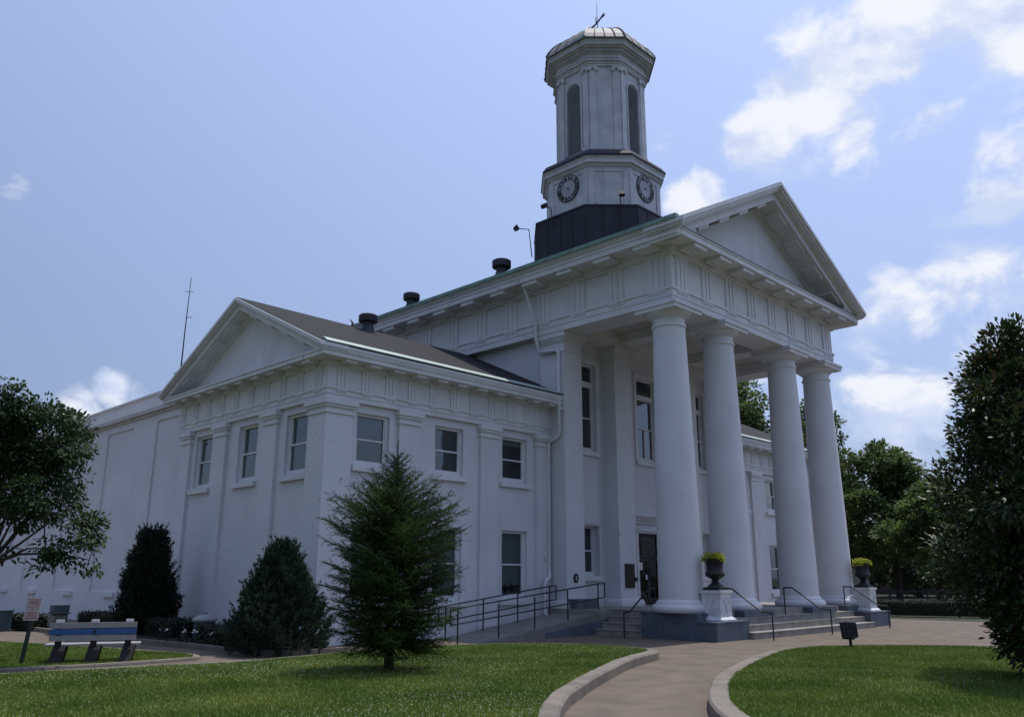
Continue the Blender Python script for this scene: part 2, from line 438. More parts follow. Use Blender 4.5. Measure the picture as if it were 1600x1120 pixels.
# ------------------------------------------------------------------ mesh helpers
class MB:
    def __init__(s):
        s.v, s.f = [], []

    def hexa(s, p):
        """8 points: bottom ring 0-3 (ccw from above), top ring 4-7"""
        b = len(s.v)
        s.v += [tuple(q) for q in p]
        s.f += [(b + 3, b + 2, b + 1, b), (b + 4, b + 5, b + 6, b + 7)]
        for i in range(4):
            j = (i + 1) % 4
            s.f.append((b + i, b + j, b + 4 + j, b + 4 + i))
        return s

    def box(s, x0, x1, y0, y1, z0, z1):
        x0, x1 = min(x0, x1), max(x0, x1)
        y0, y1 = min(y0, y1), max(y0, y1)
        return s.hexa([(x0, y0, z0), (x1, y0, z0), (x1, y1, z0), (x0, y1, z0),
                       (x0, y0, z1), (x1, y0, z1), (x1, y1, z1), (x0, y1, z1)])

    def prism(s, poly, z0, z1, taper=None):
        """poly ccw list of (x,y); optional top poly"""
        b, n = len(s.v), len(poly)
        top = taper or poly
        s.v += [(x, y, z0) for x, y in poly] + [(x, y, z1) for x, y in top]
        s.f.append(tuple(b + i for i in reversed(range(n))))
        s.f.append(tuple(b + n + i for i in range(n)))
        for i in range(n):
            j = (i + 1) % n
            s.f.append((b + i, b + j, b + n + j, b + n + i))
        return s

    def lathe(s, prof, seg=32, c=(0, 0), cap=True):
        b = len(s.v)
        for (r, z) in prof:
            for i in range(seg):
                a = 2 * math.pi * i / seg
                s.v.append((c[0] + r * math.cos(a), c[1] + r * math.sin(a), z))
        for k in range(len(prof) - 1):
            for i in range(seg):
                j = (i + 1) % seg
                s.f.append((b + k * seg + i, b + k * seg + j, b + (k + 1) * seg + j, b + (k + 1) * seg + i))
        if cap:
            s.f.append(tuple(b + i for i in reversed(range(seg))))
            e = b + (len(prof) - 1) * seg
            s.f.append(tuple(e + i for i in range(seg)))
        return s

    def tube(s, pts, rad, seg=8):
        pts = [Vector(p) for p in pts]
        rads = rad if isinstance(rad, (list, tuple)) else [rad] * len(pts)
        b = len(s.v)
        prev = None
        for i, p in enumerate(pts):
            if i == 0:
                d = pts[1] - pts[0]
            elif i == len(pts) - 1:
                d = pts[-1] - pts[-2]
            else:
                d = (pts[i + 1] - p).normalized() + (p - pts[i - 1]).normalized()
            d.normalize()
            a = Vector((0, 0, 1)) if abs(d.z) < 0.9 else Vector((1, 0, 0))
            if prev is not None:
                a = prev
            u = (a - d * a.dot(d))
            if u.length < 1e-4:
                u = d.orthogonal()
            u.normalize()
            prev = u
            w = d.cross(u)
            for k in range(seg):
                t = 2 * math.pi * k / seg
                s.v.append(tuple(p + (u * math.cos(t) + w * math.sin(t)) * rads[i]))
        for i in range(len(pts) - 1):
            for k in range(seg):
                j = (k + 1) % seg
                s.f.append((b + i * seg + k, b + i * seg + j, b + (i + 1) * seg + j, b + (i + 1) * seg + k))
        s.f.append(tuple(b + k for k in reversed(range(seg))))
        e = b + (len(pts) - 1) * seg
        s.f.append(tuple(e + k for k in range(seg)))
        return s

    def wall(s, org, du, dn, u0, u1, z0, z1, th, openings):
        """wall sheet with real openings: org + u*du, outward normal dn, thickness th inward"""
        us = sorted({u0, u1, *[o[0] for o in openings], *[o[1] for o in openings]})
        zs = sorted({z0, z1, *[o[2] for o in openings], *[o[3] for o in openings]})
        org, du, dn = Vector(org), Vector(du), Vector(dn)

        def solid(i, k):
            if i < 0 or k < 0 or i >= len(us) - 1 or k >= len(zs) - 1:
                return False
            uc, zc = (us[i] + us[i + 1]) / 2, (zs[k] + zs[k + 1]) / 2
            return not any(o[0] < uc < o[1] and o[2] < zc < o[3] for o in openings)

        flip = du.cross(Vector((0, 0, 1))).dot(dn) < 0

        def P(u, z, d):
            q = org + du * u - dn * d
            return (q.x, q.y, z)

        def quad(a, b, c, d):
            k = len(s.v)
            s.v.extend([a, b, c, d])
            s.f.append((k, k + 3, k + 2, k + 1) if flip else (k, k + 1, k + 2, k + 3))

        for i in range(len(us) - 1):
            for k in range(len(zs) - 1):
                if not solid(i, k):
                    continue
                a, b, c, d = us[i], us[i + 1], zs[k], zs[k + 1]
                quad(P(a, c, 0), P(b, c, 0), P(b, d, 0), P(a, d, 0))
                quad(P(b, c, th), P(a, c, th), P(a, d, th), P(b, d, th))
                if not solid(i - 1, k):
                    quad(P(a, c, th), P(a, c, 0), P(a, d, 0), P(a, d, th))
                if not solid(i + 1, k):
                    quad(P(b, c, 0), P(b, c, th), P(b, d, th), P(b, d, 0))
                if not solid(i, k - 1):
                    quad(P(a, c, th), P(b, c, th), P(b, c, 0), P(a, c, 0))
                if not solid(i, k + 1):
                    quad(P(a, d, 0), P(b, d, 0), P(b, d, th), P(a, d, th))
        return s

    def mesh(s, name, m, smooth=False):
        me = bpy.data.meshes.new(name)
        me.from_pydata(s.v, [], s.f)
        me.materials.append(m)
        if smooth:
            me.shade_smooth()
            me.set_sharp_from_angle(angle=R(38))
        me.update()
        return me

    def build(s, name, m, parent=None, smooth=False, loc=None, rz=0.0):
        return put(name, s.mesh(name, m, smooth), parent, loc, rz)


def put(name, me, parent=None, loc=None, rz=0.0):
    o = bpy.data.objects.new(name, me)
    COL.objects.link(o)
    if parent is not None:
        o.parent = parent
    if loc is not None:
        o.location = loc
    if rz:
        o.rotation_euler = (0, 0, rz)
    return o


def tag(o, label, cat, group=None, kind=None):
    o['label'] = label
    o['category'] = cat
    if group:
        o['group'] = group
    if kind:
        o['kind'] = kind
    return o


def empty(name, loc=(0, 0, 0), rz=0.0):
    o = bpy.data.objects.new(name, None)
    COL.objects.link(o)
    o.location = loc
    o.rotation_euler = (0, 0, rz)
    o.empty_display_size = 0.3
    return o


def struct(o):
    o['kind'] = 'structure'
    return o


def np_mesh(name, verts, loops, starts, totals, m):
    """fast mesh from numpy arrays"""
    me = bpy.data.meshes.new(name)
    me.vertices.add(len(verts))
    me.vertices.foreach_set('co', verts.astype(np.float32).ravel())
    me.loops.add(len(loops))
    me.loops.foreach_set('vertex_index', loops.astype(np.int32))
    me.polygons.add(len(starts))
    me.polygons.foreach_set('loop_start', starts.astype(np.int32))
    me.polygons.foreach_set('loop_total', totals.astype(np.int32))
    for q in (m if isinstance(m, (list, tuple)) else [m]):
        me.materials.append(q)
    me.update(calc_edges=True)
    me.validate()
    return me


def poly_mesh(name, V, m):
    """V: (n,k,3) array, each row one k-gon"""
    n, k = V.shape[0], V.shape[1]
    return np_mesh(name, V.reshape(-1, 3), np.arange(n * k), np.arange(n) * k, np.full(n, k), m)


# ================================================================== THE GROUND
MB().box(-900, 900, -900, 900, -1.0, -0.03)
g = MB()
g.v = [(-1200, -1200, -0.02), (1200, -1200, -0.02), (1200, 1200, -0.02), (-1200, 1200, -0.02)]
g.f = [(0, 1, 2, 3)]
struct(g.build('ground', EARTH))
g = MB()
g.v = [(-40, -30, 0), (16.5, -30, 0), (16.5, 5, 0), (16.5, 40, 0), (-40, 40, 0)]
g.f = [(0, 1, 2, 3, 4)]
struct(g.build('path', PATH))

LZ = 0.17
LEFT_LAWN = [(-15, -24), (-15.2, -12), (-14.6, -9.2), (-13.6, -7.4), (-12.49, -6.35), (-11.34, -5.49), (-10.57, -5.05),
             (-9.3, -4.35), (-8.03, -3.72), (-7.1, -3.25), (-6.14, -2.87), (-4.86, -2.50), (-4.50, -1.99), (-4.55, -0.48),
             (-5.0, 0.45), (-5.67, 1.08), (-6.99, 1.76), (-8.65, 1.92), (-10.04, 1.80), (-11.87, 1.62), (-12.76, 1.70),
             (-15.7, 2.35), (-22, 2.9), (-34, 3.2), (-34, -24)]
RIGHT_LAWN = [(-13.4, -24), (-13.2, -11), (-12.5, -9.1), (-11.39, -7.81), (-10.6, -7.15), (-9.75, -6.6), (-8.44, -5.86),
              (-7.12, -5.28), (-5.12, -4.57), (-3.6, -4.12), (-2.46, -3.91), (-1.5, -4.0), (-0.6, -4.4), (0.48, -5.25),
              (1.16, -6.4), (1.44, -7.62), (1.6, -12), (1.6, -24)]
ISLAND = [(-30, 4.9), (-19, 4.5), (-15.15, 4.20), (-13.66, 3.87), (-12.02, 3.85), (-11.66, 4.05), (-11.50, 4.80),
          (-11.80, 6.2), (-12.2, 7.6), (-12.8, 9.6), (-13.3, 11.2), (-14.6, 12.9), (-18, 13.6), (-30, 14)]


def inset(poly, d):
    """offset polygon inward (any winding)"""
    n = len(poly)
    area = sum(poly[i][0] * poly[(i + 1) % n][1] - poly[(i + 1) % n][0] * poly[i][1] for i in range(n))
    sg = 1 if area > 0 else -1
    out = []
    for i in range(n):
        a, b, c = Vector(poly[i - 1]), Vector(poly[i]), Vector(poly[(i + 1) % n])
        e1, e2 = (b - a).normalized(), (c - b).normalized()
        n1, n2 = Vector((-e1.y, e1.x)) * sg, Vector((-e2.y, e2.x)) * sg
        m_ = (n1 + n2)
        m_ = m_ / max(0.5, m_.length_squared / 2)
        q = b + m_ * d
        out.append((q.x, q.y))
    return out


def smooth(poly, it=2):
    for _ in range(it):
        out = []
        n = len(poly)
        for i in range(n):
            a, b = Vector(poly[i]), Vector(poly[(i + 1) % n])
            if (b - a).length > 3.0:
                d_ = (b - a).normalized() * 0.4
                out += [tuple(a + d_), tuple(b - d_)]
            else:
                out += [tuple(a.lerp(b, 0.25)), tuple(a.lerp(b, 0.75))]
        poly = out
    return poly


def lawn(name, poly, cw, h0, curb_name, box, gap_every=1.9):
    inner = inset(poly, cw)
    m_ = MB()
    n = len(poly)
    m_.v = [(x, y, LZ - 0.012) for x, y in inner]
    m_.f = [tuple(range(n))]
    me_o = struct(m_.build(name, SOIL))
    # kerb stones: each a piece with a joint
    root = struct(empty(curb_name))
    run = []

    def flush():
        if len(run) < 2:
            return
        q = MB()
        k = len(run)
        for (A, I) in run:
            h = h0 + 0.002 * math.sin(A.x * 5)
            e = I - A
            t_ = A + e * 0.10
            q.v += [(A.x, A.y, -0.02), (A.x, A.y, h - 0.03), (t_.x, t_.y, h), (I.x, I.y, h), (I.x, I.y, -0.02)]
        for i in range(k - 1):
            for c in range(5):
                d_ = (c + 1) % 5
                q.f.append((i * 5 + c, i * 5 + d_, i * 5 + 5 + d_, i * 5 + 5 + c))
        q.f += [(4, 3, 2, 1, 0), tuple((k - 1) * 5 + c for c in range(5))]
        q.build('curb_stone', CURB, root, True)

    acc = 0.0
    for i in range(n + 1):
        a, ia = Vector(poly[i % n]), Vector(inner[i % n])
        inside = box[0] < a.x < box[1] and box[2] < a.y < box[3]
        if run:
            d_ = (a - run[-1][0])
            acc += d_.length
        if inside:
            run.append((a, ia))
        if (not inside) or acc > gap_every:
            flush()
            if inside:
                dd_ = (run[-1][0] - run[-2][0]).normalized() * 0.007 if len(run) > 1 else Vector((0, 0))
                run = [(a + dd_, ia + dd_)]
            else:
                run = []
            acc = 0.0
    flush()
    return me_o, inner


LEFT_LAWN, RIGHT_LAWN, ISLAND = smooth(LEFT_LAWN), smooth(RIGHT_LAWN), smooth(ISLAND)
lawn_l, LL_IN = lawn('lawn_left', LEFT_LAWN, 0.24, LZ, 'curb_left', (-24, 0, -14, 4))
lawn_r, RL_IN = lawn('lawn_right', RIGHT_LAWN, 0.27, LZ, 'curb_right', (-15, 3, -14, 0))
lawn_b, IS_IN = lawn('lawn_bench', ISLAND, 0.16, 0.06, 'curb_bench', (-24, -8, 2, 14))
for v_ in lawn_b.data.vertices:
    v_.co.z = 0.05


def in_poly(pts, poly):
    x, y = pts[:, 0], pts[:, 1]
    ins = np.zeros(len(pts), bool)
    n = len(poly)
    for i in range(n):
        x0, y0 = poly[i]
        x1, y1 = poly[(i + 1) % n]
        c = ((y0 > y) != (y1 > y)) & (x < (x1 - x0) * (y - y0) / (y1 - y0 + 1e-12) + x0)
        ins ^= c
    return ins


def in_view(pts, margin=0.05):
    d = pts - np.array(CAM)
    f_, r_, u_ = np.array(_f), np.array(_rt), np.array(_up)
    z = d @ f_
    return (z > 1) & (np.abs(d @ r_ / z) < 0.6143 + margin) & (np.abs(d @ u_ / z) < 0.43 + margin)


def grass(name, poly, box, n, label, z0=LZ - 0.014):
    x = RNG.uniform(box[0], box[1], n)
    y = RNG.uniform(box[2], box[3], n)
    P = np.stack([x, y, np.full(n, z0)], 1)
    P = P[in_poly(P, poly)]
    P = P[in_view(P, 0.12)]
    n = len(P)
    patch = 0.5 + 0.5 * np.sin(P[:, 0] * 1.3 + 2 * np.sin(P[:, 1] * 0.9)) * np.sin(P[:, 1] * 1.7 + np.sin(P[:, 0] * 2.1))
    h = (0.028 + 0.028 * RNG.random(n)) * (0.75 + 0.5 * patch)
    a = RNG.uniform(0, 2 * np.pi, n)
    w = RNG.uniform(0.005, 0.011, n)
    lean = RNG.normal(0, 0.028, (n, 2))
    dx, dy = np.cos(a) * w, np.sin(a) * w
    V = np.zeros((n, 3, 3))
    V[:, 0] = P + np.stack([dx, dy, 0 * dx], 1)
    V[:, 1] = P - np.stack([dx, dy, 0 * dx], 1)
    V[:, 2] = P + np.stack([lean[:, 0], lean[:, 1], h], 1)
    o = put(name, poly_mesh(name, V, GRASS))
    tag(o, label, 'grass', kind='stuff')
    return o


grass('lawn_grass', LL_IN, (-24, -4, -9, 3), 900000, 'short mown grass with clover on the broad left lawn')
grass('lawn_grass', RL_IN, (-12.5, 2, -12, -3.5), 420000, 'short mown grass on the rounded right lawn')
grass('lawn_grass', IS_IN, (-22, -11, 3.5, 14), 260000, 'short grass around the painted bench', 0.045)


def clover(poly, box, n):
    x = RNG.uniform(box[0], box[1], n)
    y = RNG.uniform(box[2], box[3], n)
    P = np.stack([x, y, np.full(n, LZ + 0.035)], 1)
    P = P[in_poly(P, poly)]
    pt = np.sin(P[:, 0] * 0.9 + 1.3 * np.sin(P[:, 1] * 0.7)) + np.sin(P[:, 1] * 1.1 + P[:, 0] * 0.35)
    P = P[(pt + RNG.normal(0, 0.7, len(P))) > 0.25]
    P = P[in_view(P)]
    n = len(P)
    s = RNG.uniform(0.005, 0.009, n)
    V = np.zeros((n, 4, 3, 3))
    c = np.array([[1, 0, -.4], [-.5, .87, -.4], [-.5, -.87, -.4], [0, 0, 1.0]])
    for k, (i, j, l) in enumerate([(0, 1, 3), (1, 2, 3), (2, 0, 3), (0, 2, 1)]):
        for q, e in enumerate((i, j, l)):
            V[:, k, q] = P + c[e] * s[:, None]
    o = put('clover_flowers', poly_mesh('clover_flowers', V.reshape(-1, 3, 3), CLOV))
    return o


tag(clover(LL_IN, (-24, -4, -9, 3), 20000), 'white clover blooms dotted over the left lawn', 'clover', kind='stuff')
tag(clover(RL_IN, (-12.5, 2, -12, -3.5), 3000), 'white clover blooms dotted over the right lawn', 'clover', kind='stuff')

# ================================================================== THE COURTHOUSE
CH = tag(empty('courthouse', (0, 0, 0)), 'white painted brick courthouse with columned portico and domed clock tower', 'courthouse')
W = 11.0
ZS = 0.70                                   # portico floor
Z_AB, Z_AR, Z_TA, Z_FR = 9.35, 9.57, 9.98, 11.06
Z_SO, Z_CO = 11.30, 11.52                   # soffit, corona top
OV, OVR = 0.80, 1.10                        # cornice and rake projection
ZP, SL = 15.03, 0.517                       # ridge height and slope
YB = 20.0                                   # depth of the main block


def zr(x):
    return ZP - SL * abs(x - W / 2)


# --- portico floor, blocks and steps
m = MB()
m.box(1.05, 11.0, 0.02, 5.3, 0, ZS)
m.box(-0.02, 1.052, 3.22, 5.2, 0, ZS - 0.004)
m.build('portico_floor', STEP, CH)
for k in range(4):                                            # front steps
    z1 = 0.175 * (k + 1)
    y0 = -1.05 + 0.35 * k
    m = MB().box(1.625, 9.905, y0, y0 + (0.35 if k < 3 else 0.02), 0, z1 - 0.03)
    m.box(1.63, 9.90, y0 - 0.02, y0 + 0.352, z1 - 0.03, z1) if k < 3 else None
    m.build('front_step', STEP, CH)
for k in range(4):                                            # side steps climbing towards +x
    z1 = 0.175 * (k + 1)
    x0 = -0.05 + 0.33 * k
    m = MB().box(x0, x0 + 0.33, 1.505, 3.215, 0, z1 - 0.03)
    m.box(x0 - 0.02, x0 + 0.332, 1.51, 3.21, z1 - 0.03, z1 - 0.001)
    m.build('side_step', STEP, CH)
for (xa, xb) in ((-0.07, 1.62), (9.91, 11.60)):               # cheek blocks under the pedestals
    MB().box(xa, xb, -0.91, -0.331, 0, 0.46).box(xa - 0.02, xb + 0.02, -0.93, -0.331, 0.46, 0.50).build('cheek_block', PLIN, CH)
MB().box(-0.07, 1.50, -0.33, 1.50, 0, 0.66).box(-0.09, 1.52, -0.34, 1.50, 0.66, ZS + 0.002).build('column_plinth', PLIN, CH)
MB().box(9.48, 11.09, -0.33, 1.50, 0, 0.66).box(9.46, 11.11, -0.34, 1.50, 0.66, ZS + 0.002).build('column_plinth', PLIN, CH)
for xc in (3.336, 7.667):
    MB().box(xc - 0.9, xc + 0.9, -0.33, 1.45, 0.30, ZS + 0.003).build('column_plinth', PLIN, CH)
MB().box(11.0, 11.09, 1.5, 5.2, 0, ZS).build('floor_edge', PLIN, CH)

# --- columns
sh = [(0.63, 1.04), (0.632, 1.12)]
for k in range(13):
    t = k / 12
    sh.append((0.63 - 0.145 * (t ** 1.35), 1.3 + (8.86 - 1.3) * t))
sh += [(0.487, 8.90), (0.525, 8.915), (0.53, 8.95), (0.52, 8.985), (0.485, 9.0), (0.485, 9.17), (0.51, 9.19)]
shaft_me = MB().lathe(sh, 48).mesh('shaft', COLM, True)
base_prof = [(0.78, 0.70), (0.815, 0.74), (0.83, 0.80), (0.815, 0.87), (0.77, 0.915), (0.72, 0.92), (0.72, 0.955), (0.69, 0.975),
             (0.685, 1.0), (0.66, 1.015), (0.635, 1.045)]
base_me = MB().lathe(base_prof, 48).mesh('base', COLM, True)
ech_me = MB().lathe([(0.50, 9.185), (0.545, 9.20), (0.545, 9.215), (0.60, 9.25), (0.67, 9.30), (0.70, 9.34), (0.70, 9.355)], 48).mesh('echinus', COLM, True)
ab_me = MB().box(-0.72, 0.72, -0.72, 0.72, 9.352, 9.47).box(-0.76, 0.76, -0.76, 0.76, 9.47, 9.568).mesh('abacus', TRIM)
for xc in (0.523, 3.336, 7.667, 10.477):
    c = put('column', shaft_me, CH, (xc, 0.523, 0))
    put('base', base_me, c)
    put('echinus', ech_me, c)
    put('abacus', ab_me, c)

# --- cella front wall with bays, antae and pilasters
YW, YP = 5.02, 4.443
bays = [(1.985, 0.52), (9.015, 0.52)]
ops = []
for (c, hw) in bays:
    ops += [(c - hw, c + hw, 5.80, 8.90), (c - hw, c + hw, 1.66, 3.30)]
ops += [(4.72, 6.28, ZS, 3.16), (4.90, 6.10, 5.75, 8.90)]
MB().wall((0, YW, 0), (1, 0, 0), (0, -1, 0), 0.30, 10.7, 0.0, 9.9, 0.35, ops).build('portico_wall', WALL, CH)
# main side walls
MB().wall((0.34, 0, 0), (0, 1, 0), (-1, 0, 0), 5.03, YB, 0, 9.9, 0.35, []).build('side_wall', WALL, CH)
MB().wall((10.66, 0, 0), (0, 1, 0), (1, 0, 0), 5.03, YB, 0, 9.9, 0.35, []).build('side_wall', WALL, CH)
MB().wall((0, YB, 0), (1, 0, 0), (0, 1, 0), 0.34, 10.66, 0, 9.9, 0.35, []).build('rear_wall', WALL, CH)


def pil(x0, x1, y0, y1, name, zb=ZS, zt=9.57):
    o = MB().box(x0, x1, y0, y1, zb, zt - 0.003).build(name, COLM, CH)
    b = MB().box(x0 - 0.17, x1 + 0.17, y0 - 0.17, y1 - 0.002, zb + 0.001, zb + 0.10)
    b.prism([(x0 - 0.17, y0 - 0.17), (x1 + 0.17, y0 - 0.17), (x1 + 0.17, y1 - 0.002), (x0 - 0.17, y1 - 0.002)], zb + 0.10, zb + 0.18,
            [(x0 - 0.15, y0 - 0.15), (x1 + 0.15, y0 - 0.15), (x1 + 0.15, y1 - 0.002), (x0 - 0.15, y1 - 0.002)])
    b.prism([(x0 - 0.15, y0 - 0.15), (x1 + 0.15, y0 - 0.15), (x1 + 0.15, y1 - 0.002), (x0 - 0.15, y1 - 0.002)], zb + 0.18, zb + 0.24,
            [(x0 - 0.05, y0 - 0.05), (x1 + 0.05, y0 - 0.05), (x1 + 0.05, y1 - 0.002), (x0 - 0.05, y1 - 0.002)])
    b.box(x0 - 0.045, x1 + 0.045, y0 - 0.045, y1 - 0.002, zb + 0.24, zb + 0.32)
    b.build('pilaster_base', COLM, o)
    k = MB().box(x0 - 0.03, x1 + 0.03, y0 - 0.03, y1 - 0.002, zt - 0.66, zt - 0.61)
    k.box(x0 - 0.045, x1 + 0.045, y0 - 0.045, y1 - 0.002, zt - 0.32, zt - 0.25)
    k.box(x0 - 0.09, x1 + 0.09, y0 - 0.09, y1 - 0.002, zt - 0.25, zt - 0.17)
    k.box(x0 - 0.14, x1 + 0.14, y0 - 0.14, y1 - 0.002, zt - 0.17, zt - 0.003)
    k.build('pilaster_capital', TRIM, o)
    return o


pil(0.165, 1.07, YP, 5.49, 'corner_pilaster')
pil(9.93, 10.835, YP, 5.49, 'corner_pilaster')
pil(2.90, 3.84, YP, YW + 0.01, 'pilaster')
pil(7.16, 8.10, YP, YW + 0.01, 'pilaster')

# --- windows (local: x along the wall, +y into the wall, z up; origin at wall face)
WCACHE = {}


def window(x, y, rz, w, z0, z1, rec=0.14, meet=None, transom=None, blind=None, curtain=None, mull=False, casing=0.0, sill=True, slim=False):
    h = z1 - z0
    key = (round(w, 3), round(h, 3), rec, meet, transom, mull, casing, sill)
    if key not in WCACHE:
        fr = MB()
        jw = 0.075
        ya, yb_ = rec - 0.05, rec + 0.05
        hw = w / 2
        fr.box(-hw + 0.001, -hw + jw, ya, yb_, 0, h - 0.001).box(hw - jw, hw - 0.001, ya, yb_, 0, h - 0.001)
        fr.box(-hw + jw, hw - jw, ya, yb_, h - jw, h - 0.001).box(-hw + jw, hw - jw, ya, yb_, 0.001, 0.09)
        st = MB()
        rails = []
        zt = h - jw
        if transom:
            st.box(-hw + jw, hw - jw, ya - 0.02, yb_, transom, transom + 0.20)
            zt = transom
        mz = meet if meet is not None else (0.09 + zt) / 2
        st.box(-hw + jw, hw - jw, ya + 0.012, yb_ - 0.02, mz - 0.022, mz + 0.022)
        for sx in (-1, 1):
            st.box(sx * (hw - jw), sx * (hw - jw - 0.045), ya + 0.015, yb_ - 0.025, 0.09, mz - 0.022)
            st.box(sx * (hw - jw), sx * (hw - jw - 0.035), ya + 0.03, yb_ - 0.015, mz + 0.022, zt)
        st.box(-hw + jw + 0.045, hw - jw - 0.045, ya + 0.015, yb_ - 0.025, 0.09, 0.15)
        if mull:
            st.box(-0.03, 0.03, ya + 0.005, yb_ - 0.01, 0.15, mz - 0.022)
        if casing:
            e = casing
            fr.box(-hw - e, -hw - 0.001, -0.045, -0.002, -0.0, h + e).box(hw + 0.001, hw + e, -0.045, -0.002, 0.0, h + e)
            fr.box(-hw - 0.001, hw + 0.001, -0.045, -0.002, h + 0.001, h + e)
            fr.box(-hw - e - 0.03, hw + e + 0.03, -0.085, -0.046, h + e - 0.07, h + e)
        p1 = MB().box(-hw + jw + 0.03, hw - jw - 0.03, rec + 0.004, rec + 0.010, 0.13, mz - 0.01)
        p2 = MB().box(-hw + jw + 0.02, hw - jw - 0.02, rec + 0.022, rec + 0.028, mz + 0.01, zt + 0.005)
        panes = [p1.mesh('pane', GLASS), p2.mesh('pane', GLASS)]
        if transom:
            panes.append(MB().box(-hw + jw - 0.01, hw - jw + 0.01, rec + 0.010, rec + 0.016, transom + 0.19, h - jw + 0.01).mesh('pane', GLASS))
        sl = MB().box(-hw - 0.11, hw + 0.11, -0.10, rec - 0.052, -0.15, -0.002) if sill else None
        rm = MB()
        D = rec + 1.6
        e = 0.35
        q = [(-hw - e, rec + 0.25), (hw + e, rec + 0.25), (hw + e, D), (-hw - e, D)]
        b = len(rm.v)
        rm.v += [(a_, c_, -0.3) for a_, c_ in q] + [(a_, c_, h + 0.2) for a_, c_ in q]
        rm.f += [(0, 1, 2, 3), (7, 6, 5, 4), (1, 5, 6, 2), (2, 6, 7, 3), (3, 7, 4, 0)]
        WCACHE[key] = (fr.mesh('window', TRIM), st.mesh('sash', TRIM), panes, sl.mesh('sill', TRIM) if sl else None, rm.mesh('room', ROOMM))
    fm, sm, pm, slm, rmm = WCACHE[key]
    o = put('window', fm, CH, (x, y, z0), rz)
    put('sash', sm, o)
    for p in pm:
        put('pane', p, o)
    if slm:
        put('sill', slm, o)
    put('room', rmm, o)
    if blind:
        lo, bm_ = blind
        MB().box(-w / 2 + 0.08, w / 2 - 0.08, rec + 0.075, rec + 0.082, lo, h - 0.08).build('blind', bm_, o)
    if curtain:
        a_, b_ = curtain
        MB().box(a_, b_, rec + 0.16, rec + 0.18, 0.05, h - 0.05).build('curtain', CURT, o)
    return o


for (c, hw) in bays:
    window(c, YW, 0, hw * 2, 5.80, 8.90, rec=0.16, meet=1.18, transom=2.28, casing=0.17)
    window(c, YW, 0, hw * 2, 1.66, 3.30, rec=0.24, casing=0.12)
window(5.5, YW, 0, 1.2, 5.75, 8.90, rec=0.12, meet=1.25, transom=2.32, mull=True, casing=0.14)

# --- the entrance door
dr = MB()
dr.box(4.722, 4.80, YW + 0.10, YW + 0.22, ZS + 0.002, 3.158).box(6.20, 6.278, YW + 0.10, YW + 0.22, ZS + 0.002, 3.158)
dr.box(4.80, 6.20, YW + 0.10, YW + 0.22, 3.06, 3.158).box(4.80, 6.20, YW + 0.10, YW + 0.22, 2.32, 2.42)
DOOR = dr.build('door', IRON, CH)
for sx, xo in ((-1, 4.805), (1, 6.195)):
    x1 = 5.495 if sx < 0 else 5.505
    a_, b_ = min(xo, x1), max(xo, x1)
    lf = MB().box(a_, a_ + 0.09, YW + 0.13, YW + 0.18, ZS + 0.01, 2.315).box(b_ - 0.09, b_, YW + 0.13, YW + 0.18, ZS + 0.01, 2.315)
    lf.box(a_ + 0.09, b_ - 0.09, YW + 0.13, YW + 0.18, ZS + 0.01, ZS + 0.22).box(a_ + 0.09, b_ - 0.09, YW + 0.13, YW + 0.18, 2.20, 2.315)
    lf.build('door_leaf', IRON, DOOR)
    MB().box(a_ + 0.085, b_ - 0.085, YW + 0.15, YW + 0.158, ZS + 0.21, 2.21).build('pane', GLASSD, DOOR)
    MB().tube([(x1 - 0.05 * (1 if sx < 0 else -1), YW + 0.09, 1.55), (x1 - 0.05 * (1 if sx < 0 else -1), YW + 0.09, 1.95)], 0.014).build('handle', BRONZ, DOOR)
MB().box(4.795, 6.205, YW + 0.15, YW + 0.158, 2.41, 3.07).build('pane', GLASSD, DOOR)
MB().box(4.95, 5.13, YW + 0.120, YW + 0.124, 1.88, 2.14).build('white_patch', PATCHW, DOOR)  # two small white rectangles in front of the door glass
MB().box(5.30, 5.41, YW + 0.120, YW + 0.124, 1.55, 1.72).build('white_patch', PATCHW, DOOR)
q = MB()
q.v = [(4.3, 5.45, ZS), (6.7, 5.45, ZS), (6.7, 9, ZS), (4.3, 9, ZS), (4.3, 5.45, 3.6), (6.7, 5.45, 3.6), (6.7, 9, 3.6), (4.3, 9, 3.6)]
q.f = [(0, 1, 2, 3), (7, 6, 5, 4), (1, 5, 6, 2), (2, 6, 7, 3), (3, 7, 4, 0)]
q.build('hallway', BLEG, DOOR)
m = MB().box(4.60, 4.718, YW - 0.05, YW - 0.002, ZS, 3.28).box(6.282, 6.40, YW - 0.05, YW - 0.002, ZS, 3.28)
m.box(4.718, 6.282, YW - 0.05, YW - 0.002, 3.162, 3.28).box(4.55, 6.45, YW - 0.12, YW - 0.051, 3.24, 3.30)
m.build('door_casing', TRIM, CH)
hd = MB().box(4.5, 6.5, YW - 0.10, YW - 0.002, 3.50, 3.74).box(4.42, 6.58, YW - 0.16, YW - 0.003, 3.74, 3.82).build('door_hood', TRIM, CH)
m = MB()
for k in range(26):
    a_ = 4.56 + k * 0.0735
    m.box(a_, a_ + 0.04, YW - 0.125, YW - 0.101, 3.54 + random.uniform(0, .02), 3.69)
m.build('inscription_bars', SOFF, hd)['kind'] = 'stuff'  # uneven bars added in place of the unreadable inscription over the door
MB().box(3.15, 3.66, YP - 0.035, YP - 0.001, 1.29, 2.07).build('bronze_plaque', BRONZ, CH)
MB().box(7.36, 7.86, YP - 0.035, YP - 0.001, 1.29, 2.07).build('bronze_plaque', BRONZ, CH)
MB().box(3.70, 3.80, YP - 0.05, YP - 0.001, 1.50, 1.63).build('door_button', IRON, CH)
ov = MB()
ov.lathe([(0.0, 0), (0.14, 0.0), (0.14, 0.02), (0.0, 0.025)], 20)
